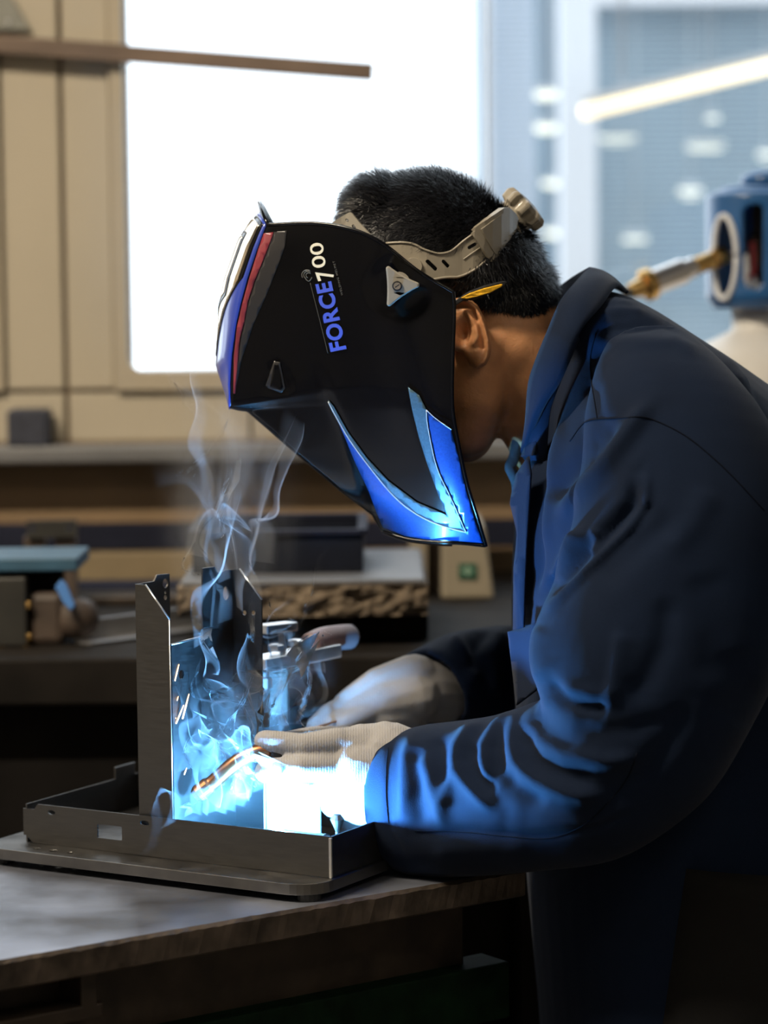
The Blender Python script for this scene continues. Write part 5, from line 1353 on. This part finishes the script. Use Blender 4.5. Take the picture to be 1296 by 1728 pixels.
rib(((800, 388), (850, 352), (900, 318)), 0.0007)
sheet('pivot_boss', [c2(*q) for q in circ(495, 430, 55, 52, 28)], lambda x, y: P(x, y, band_y(x) - 0.002), 'band', hb_, thick=0.004, bevel=0.001)
# front strap over the forehead
both('top_strap', [c2(*q) for q in ((-10, 175), (30, 145), (112, 100), (128, 112), (170, 165), (240, 240), (330, 300), (300, 330), (150, 300), (0, 240))], lambda x: YM - 0.066 - 0.0006 * max(0, x - 580) * 0.4, 'knob', hl,
     holes=[[c2(*q) for q in slot2d(133, 185, 140, 196, 9)], [c2(*q) for q in slot2d(62, 182, 72, 188, 8)], [c2(*q) for q in slot2d(92, 148, 98, 152, 8)]], th=0.002)
# ratchet housing and knob at the back of the head
def ry(x): return min(band_y(x), YM - 0.052 * math.sqrt(max(0.0, 1 - (min(1.0, max(0.0, (x - 790) / 92.0))) ** 2)))
house = [c2(*q) for q in ((848, 208), (880, 182), (1030, 75), (1060, 72), (1100, 110), (1155, 232), (1130, 262), (1115, 300), (1060, 335), (985, 400), (962, 402), (905, 300))]
rh = both('ratchet_housing', house, lambda x: ry(x) - 0.004, 'band', hl, th=0.006, grid=5, bevel=0.001)
both('housing_plate', [c2(*q) for q in ((905, 205), (1030, 110), (1080, 130), (1130, 225), (1005, 360), (985, 352))], lambda x: ry(x) - 0.008, 'band', rh, th=0.002, grid=5, bevel=0.0006)
both('housing_edge', [c2(*q) for q in ((846, 228), (868, 215), (968, 365), (948, 380))], lambda x: ry(x) - 0.009, 'band', rh, th=0.003, grid=5, bevel=0.0006)
ka = P(*c2(1075, 165), YM); kb_ = P(*c2(1150, 95), YM); kax = (kb_ - ka).normalized()
bm = bmesh.new(); o0 = ka + kax * 0.006; seg = 60
aa = kax.cross(Vector((0, 1, 0))).normalized(); bb = Vector((0, 1, 0)); rr = []
for r, h in ((0.018, -0.012), (0.0185, 0.0), (0.0165, 0.004), (0.0215, 0.006), (0.0225, 0.014), (0.0200, 0.018), (0.008, 0.020)):
    ring = []
    for k in range(seg):
        a = 2 * math.pi * k / seg; m_ = (0.88 + 0.14 * math.tanh(2.2 * math.cos(8 * a))) if h > 0.005 and r > 0.01 else 1.0
        ring.append(bm.verts.new(o0 + kax * h + (aa * math.cos(a) + bb * math.sin(a)) * r * m_))
    rr.append(ring)
for r0, r1 in zip(rr, rr[1:]):
    for k in range(seg): bm.faces.new((r0[k], r0[(k + 1) % seg], r1[(k + 1) % seg], r1[k]))
bm.faces.new(rr[0][::-1]); bm.faces.new(rr[-1])
bm_link('ratchet_knob', bm, 'band', rh, bevel=0.0006)
# spectacle temple tucked over the ear
sp = thing('spectacle_temple', 'yellow and black spectacle temple tucked above the ear', 'spectacles', P(820, 500, YM - 0.085))
ysp = YM - 0.089
outl = [c2(*q) for q in ((700, 668), (770, 622), (840, 580), (930, 545), (1040, 518), (1063, 524), (1052, 545), (1000, 575), (930, 608), (860, 632), (800, 640), (720, 690))]
yel = [c2(*q) for q in ((782, 622), (840, 592), (920, 565), (1000, 545), (1036, 537), (1030, 553), (960, 590), (890, 612), (820, 628))]
def spy(x): return ysp + 0.00018 * max(0, x - 800)
sheet('temple_arm', outl, lambda x, y: P(x, y, spy(x)), 'black_rubber', sp, thick=0.004, bevel=0.001)
sheet('temple_pad', yel, lambda x, y: P(x, y, spy(x) - 0.0026), 'yellow', sp, thick=0.002, bevel=0.0006)

# ================================================================== SMOKE
def vol_mat(name, dens, noise=None):
    m = bpy.data.materials.new(name); m.use_nodes = True; nt = m.node_tree; N, L = nt.nodes, nt.links; N.clear()
    o = N.new('ShaderNodeOutputMaterial'); v = N.new('ShaderNodeVolumeScatter'); v.inputs['Color'].default_value = (0.97, 0.98, 1.0, 1)
    v.inputs['Anisotropy'].default_value = 0.0; v.inputs['Density'].default_value = dens; L.new(v.outputs[0], o.inputs['Volume'])
    if noise:
        tc = N.new('ShaderNodeTexCoord'); ln = N.new('ShaderNodeVectorMath'); ln.operation = 'LENGTH'; L.new(tc.outputs['Object'], ln.inputs[0])
        fall = N.new('ShaderNodeMapRange'); fall.interpolation_type = 'SMOOTHERSTEP'; fall.inputs['From Min'].default_value = 0.98; fall.inputs['From Max'].default_value = 0.15
        L.new(ln.outputs['Value'], fall.inputs['Value'])
        nz = N.new('ShaderNodeTexNoise'); nz.inputs['Scale'].default_value = noise; nz.inputs['Detail'].default_value = 3; nz.inputs['Distortion'].default_value = 1.2
        L.new(tc.outputs['Object'], nz.inputs['Vector'])
        mr = N.new('ShaderNodeMapRange'); mr.inputs['From Min'].default_value = 0.40; mr.inputs['From Max'].default_value = 0.72; mr.inputs['To Max'].default_value = 1.0; L.new(nz.outputs['Fac'], mr.inputs['Value'])
        mu = N.new('ShaderNodeMath'); mu.operation = 'MULTIPLY'; L.new(fall.outputs[0], mu.inputs[0]); L.new(mr.outputs[0], mu.inputs[1])
        m2 = N.new('ShaderNodeMath'); m2.operation = 'MULTIPLY'; L.new(mu.outputs[0], m2.inputs[0]); m2.inputs[1].default_value = dens; L.new(m2.outputs[0], v.inputs['Density'])
    else:
        m.cycles.homogeneous_volume = True
    return m
SMOKE_WISP = 46.0
SMOKE_HAZE = 10.0
SMOKE_THIN = 7.0
smoke = thing('welding_smoke', 'blue white welding smoke curling up from the tray', 'smoke', P(400, 1380, 2.31), kind='stuff')
mw = vol_mat('smoke_wisps', SMOKE_WISP)
class Curl:
    def __init__(s, seed, scales):
        r = np.random.default_rng(seed); s.k, s.d, s.p, s.w, s.a = [], [], [], [], []
        for lam, amp, n in scales:
            for _ in range(n):
                k = r.normal(size=3); k = k / np.linalg.norm(k) * 2 * math.pi / (lam * r.uniform(0.75, 1.3)); d = r.normal(size=3)
                c = np.cross(k, d); s.k.append(k); s.d.append(c / np.linalg.norm(c) * amp / math.sqrt(n)); s.p.append(r.uniform(0, 6.3)); s.w.append(r.normal() * 1.5)
        s.k, s.d, s.p, s.w = map(np.array, (s.k, s.d, s.p, s.w))
    def __call__(s, x, t): return (np.cos(x.astype(np.float32) @ s.k.T.astype(np.float32) + (s.p + s.w * t).astype(np.float32)) @ s.d.astype(np.float32)).astype(np.float64)
def streak(src, line, steps, dt, rise, field, K=12, drift=(0, 0, 0), lam_h=0.03, pull=None):
    src = np.array(src); line = np.array(line); X = np.zeros((0, K, 3)); w = np.linspace(-0.5, 0.5, K)[:, None]
    birth = src + w * line
    for n in range(steps):
        X = np.concatenate([birth[None] + 0, X])
        fl = X.reshape(-1, 3); h = np.clip((fl[:, 2] - src[2]) / lam_h, 0, 1)[:, None]
        vel = field(fl, n * dt) * (0.12 + 0.88 * h * h * (3 - 2 * h))
        vel[:, 2] += rise * (1 - 0.35 * h[:, 0]); vel += np.array(drift)
        if pull is not None: vel[:, :2] += (np.array(pull)[:2] - fl[:, :2]) * 1.2
        fl = fl + vel * dt
        ua = (fl - np.array(W(0, 0, 0))) @ np.array(U); over = np.where(fl[:, 2] < z_tl, np.maximum(0, ua - (a_r - 0.004)), 0)   # stays in front of the side sheet
        X = (fl - over[:, None] * np.array(U)).reshape(X.shape)
    return X
def sheet_mesh(X, t0, vs, fs, tmin=0.00003):
    T, K, _ = X.shape
    du = np.gradient(X, axis=0); dv = np.gradient(X, axis=1); n = np.cross(du, dv); ar = np.linalg.norm(n, axis=2) + 1e-12; n = n / ar[..., None]
    a0 = np.median(ar[:8]); th = np.clip(t0 * (a0 / ar), tmin, t0 * 1.5)
    fade = np.clip(np.arange(T)[::-1] / (0.4 * T), 0.03, 1)[:, None]; e_ = np.clip(np.minimum(np.arange(K), np.arange(K)[::-1]) / (0.2 * K), 0.03, 1)[None]
    th = np.maximum(th * fade * e_, 0.00002)[..., None]
    A = (X + n * th / 2).reshape(-1, 3); B = (X - n * th / 2).reshape(-1, 3); o = sum(len(v) for v in vs); m_ = T * K
    vs.append(A); vs.append(B)
    I, Jj = np.meshgrid(np.arange(T - 1), np.arange(K - 1), indexing='ij'); a = (o + I * K + Jj).ravel()
    fs.append(np.stack([a, a + K, a + K + 1, a + 1], 1)); fs.append(np.stack([a + m_, a + m_ + 1, a + m_ + K + 1, a + m_ + K], 1))
    i = np.arange(T - 1); a = o + i * K; b = a + K; fs.append(np.stack([a, a + m_, b + m_, b], 1))
    a = o + i * K + K - 1; b = a + K; fs.append(np.stack([a, b, b + m_, a + m_], 1))
    j = np.arange(K - 1); a = o + j; fs.append(np.stack([a, a + 1, a + m_ + 1, a + m_], 1))
    a = o + (T - 1) * K + j; fs.append(np.stack([a, a + m_, a + m_ + 1, a + 1], 1))
def big_mesh(name, vs, fs, mt, parent):
    V_ = np.concatenate(vs).astype(np.float32); F_ = np.concatenate(fs).astype(np.int32); me = bpy.data.meshes.new(name)
    me.vertices.add(len(V_)); me.vertices.foreach_set('co', V_.ravel()); me.loops.add(F_.size); me.loops.foreach_set('vertex_index', F_.ravel())
    me.polygons.add(len(F_)); me.polygons.foreach_set('loop_start', np.arange(0, F_.size, 4, dtype=np.int32)); me.update(calc_edges=True)
    o = link(name, me, mt, parent, smooth=True); o['kind'] = 'stuff'; return o
FL = [Curl(3 + 13 * k, ((0.11, 0.050, 5), (0.055, 0.066, 7), (0.028, 0.034, 8))) for k in range(4)]
FH = [Curl(11 + 7 * k, ((0.14, 0.055, 6), (0.070, 0.052, 8), (0.035, 0.022, 10))) for k in range(3)]
def wisps(name, specs, t0):
    vs, fs = [], []
    for (px, py, d), ln, steps, dt, rise, f, drift, lam in specs: sheet_mesh(streak(P(px, py, d), ln, steps, dt, rise, f, K=30, drift=drift, lam_h=lam), t0, vs, fs)
    return big_mesh(name, vs, fs, mw, smoke)
def batch(name, srcs, ln, steps, dt, rise, fields, drift, lam, t0):
    sp = []
    for k, q in enumerate(srcs):
        a = rng.uniform(0, 3.1); sp.append((q, (ln * math.cos(a), ln * 0.75 * math.sin(a), 0.003), steps, dt, rise[k % len(rise)], fields[k % len(fields)], drift, lam))
    wisps(name, sp, t0)
dr = -U * 0.010
batch('core_wisps', ((318, 1376, 2.280), (330, 1374, 2.29), (345, 1374, 2.285), (358, 1372, 2.295), (372, 1372, 2.29), (386, 1368, 2.30), (402, 1360, 2.305), (418, 1350, 2.315), (436, 1335, 2.325), (455, 1300, 2.335), (350, 1330, 2.30), (395, 1310, 2.315)),
      0.013, 200, 0.009, (0.045, 0.065, 0.055, 0.080), FL, dr, 0.014, 0.0012)
batch('drifting_wisps', ((312, 1300, 2.285), (332, 1265, 2.295), (362, 1280, 2.305), (392, 1255, 2.32), (425, 1240, 2.335), (330, 1210, 2.30), (365, 1190, 2.315), (405, 1180, 2.33), (440, 1170, 2.345), (345, 1140, 2.31), (450, 1215, 2.34)),
      0.016, 130, 0.009, (0.045, 0.03, 0.055), FL[1:] + FL[:1], dr * 0.6, 0.008, 0.0012)
batch('side_wisps', ((465, 1320, 2.35), (478, 1225, 2.355), (492, 1222, 2.365), (505, 1218, 2.37), (520, 1210, 2.38), (535, 1200, 2.39), (470, 1150, 2.37), (505, 1130, 2.385), (490, 1080, 2.39)), 0.015, 170, 0.009, (0.045, 0.06, 0.03), FL[::-1], (0.002, 0.006, 0), 0.010, 0.0012)
batch('rising_wisps', ((325, 1090, 2.32), (352, 1060, 2.335), (380, 1050, 2.345), (405, 1030, 2.355), (432, 1020, 2.365), (350, 980, 2.36), (400, 960, 2.37), (330, 940, 2.36), (440, 950, 2.38), (380, 900, 2.38)), 0.028, 190, 0.010, (0.095, 0.110, 0.085), FH, (-0.004, 0.006, 0), 0.035, 0.0015)
# a small curl in front of the tray
rp_ = [(240, 1444, 2.165), (252, 1428, 2.17), (262, 1395, 2.18), (260, 1360, 2.19), (270, 1338, 2.20), (288, 1336, 2.21), (300, 1352, 2.215), (296, 1375, 2.22), (286, 1392, 2.225)]
pp = catmull([tuple(P(*q)) for q in rp_], 8); X = np.array([[np.array(p) + np.array((0.010 * s * math.cos(i * 0.05), 0.006 * s, 0.006 * s * math.sin(i * 0.08))) for s in np.linspace(-0.5, 0.9, 9)] for i, p in enumerate(pp)])
vs, fs = [], []; sheet_mesh(X[::-1], 0.0009, vs, fs); big_mesh('front_curl', vs, fs, mw, smoke)
# soft haze
def haze(px, py, d, rx, ry_, rz, dens, nscale, seed):
    bm = bmesh.new(); bmesh.ops.create_icosphere(bm, subdivisions=3, radius=1.0); me = bpy.data.meshes.new('haze'); bm.to_mesh(me); bm.free()
    o = bpy.data.objects.new('haze', me); COL.objects.link(o); me.materials.append(vol_mat('smoke_haze_%d' % seed, dens, nscale)); o['kind'] = 'stuff'
    o.parent = smoke; o.location = P(px, py, d) - WLOC[smoke]; o.scale = (rx, ry_, rz); WLOC[o] = WLOC[smoke]
haze(375, 1240, 2.33, 0.070, 0.055, 0.090, SMOKE_HAZE, 2.2, 1)
haze(475, 1150, 2.38, 0.060, 0.050, 0.065, SMOKE_HAZE * 0.5, 2.2, 2)
haze(385, 850, 2.40, 0.080, 0.060, 0.170, SMOKE_THIN, 1.8, 3)
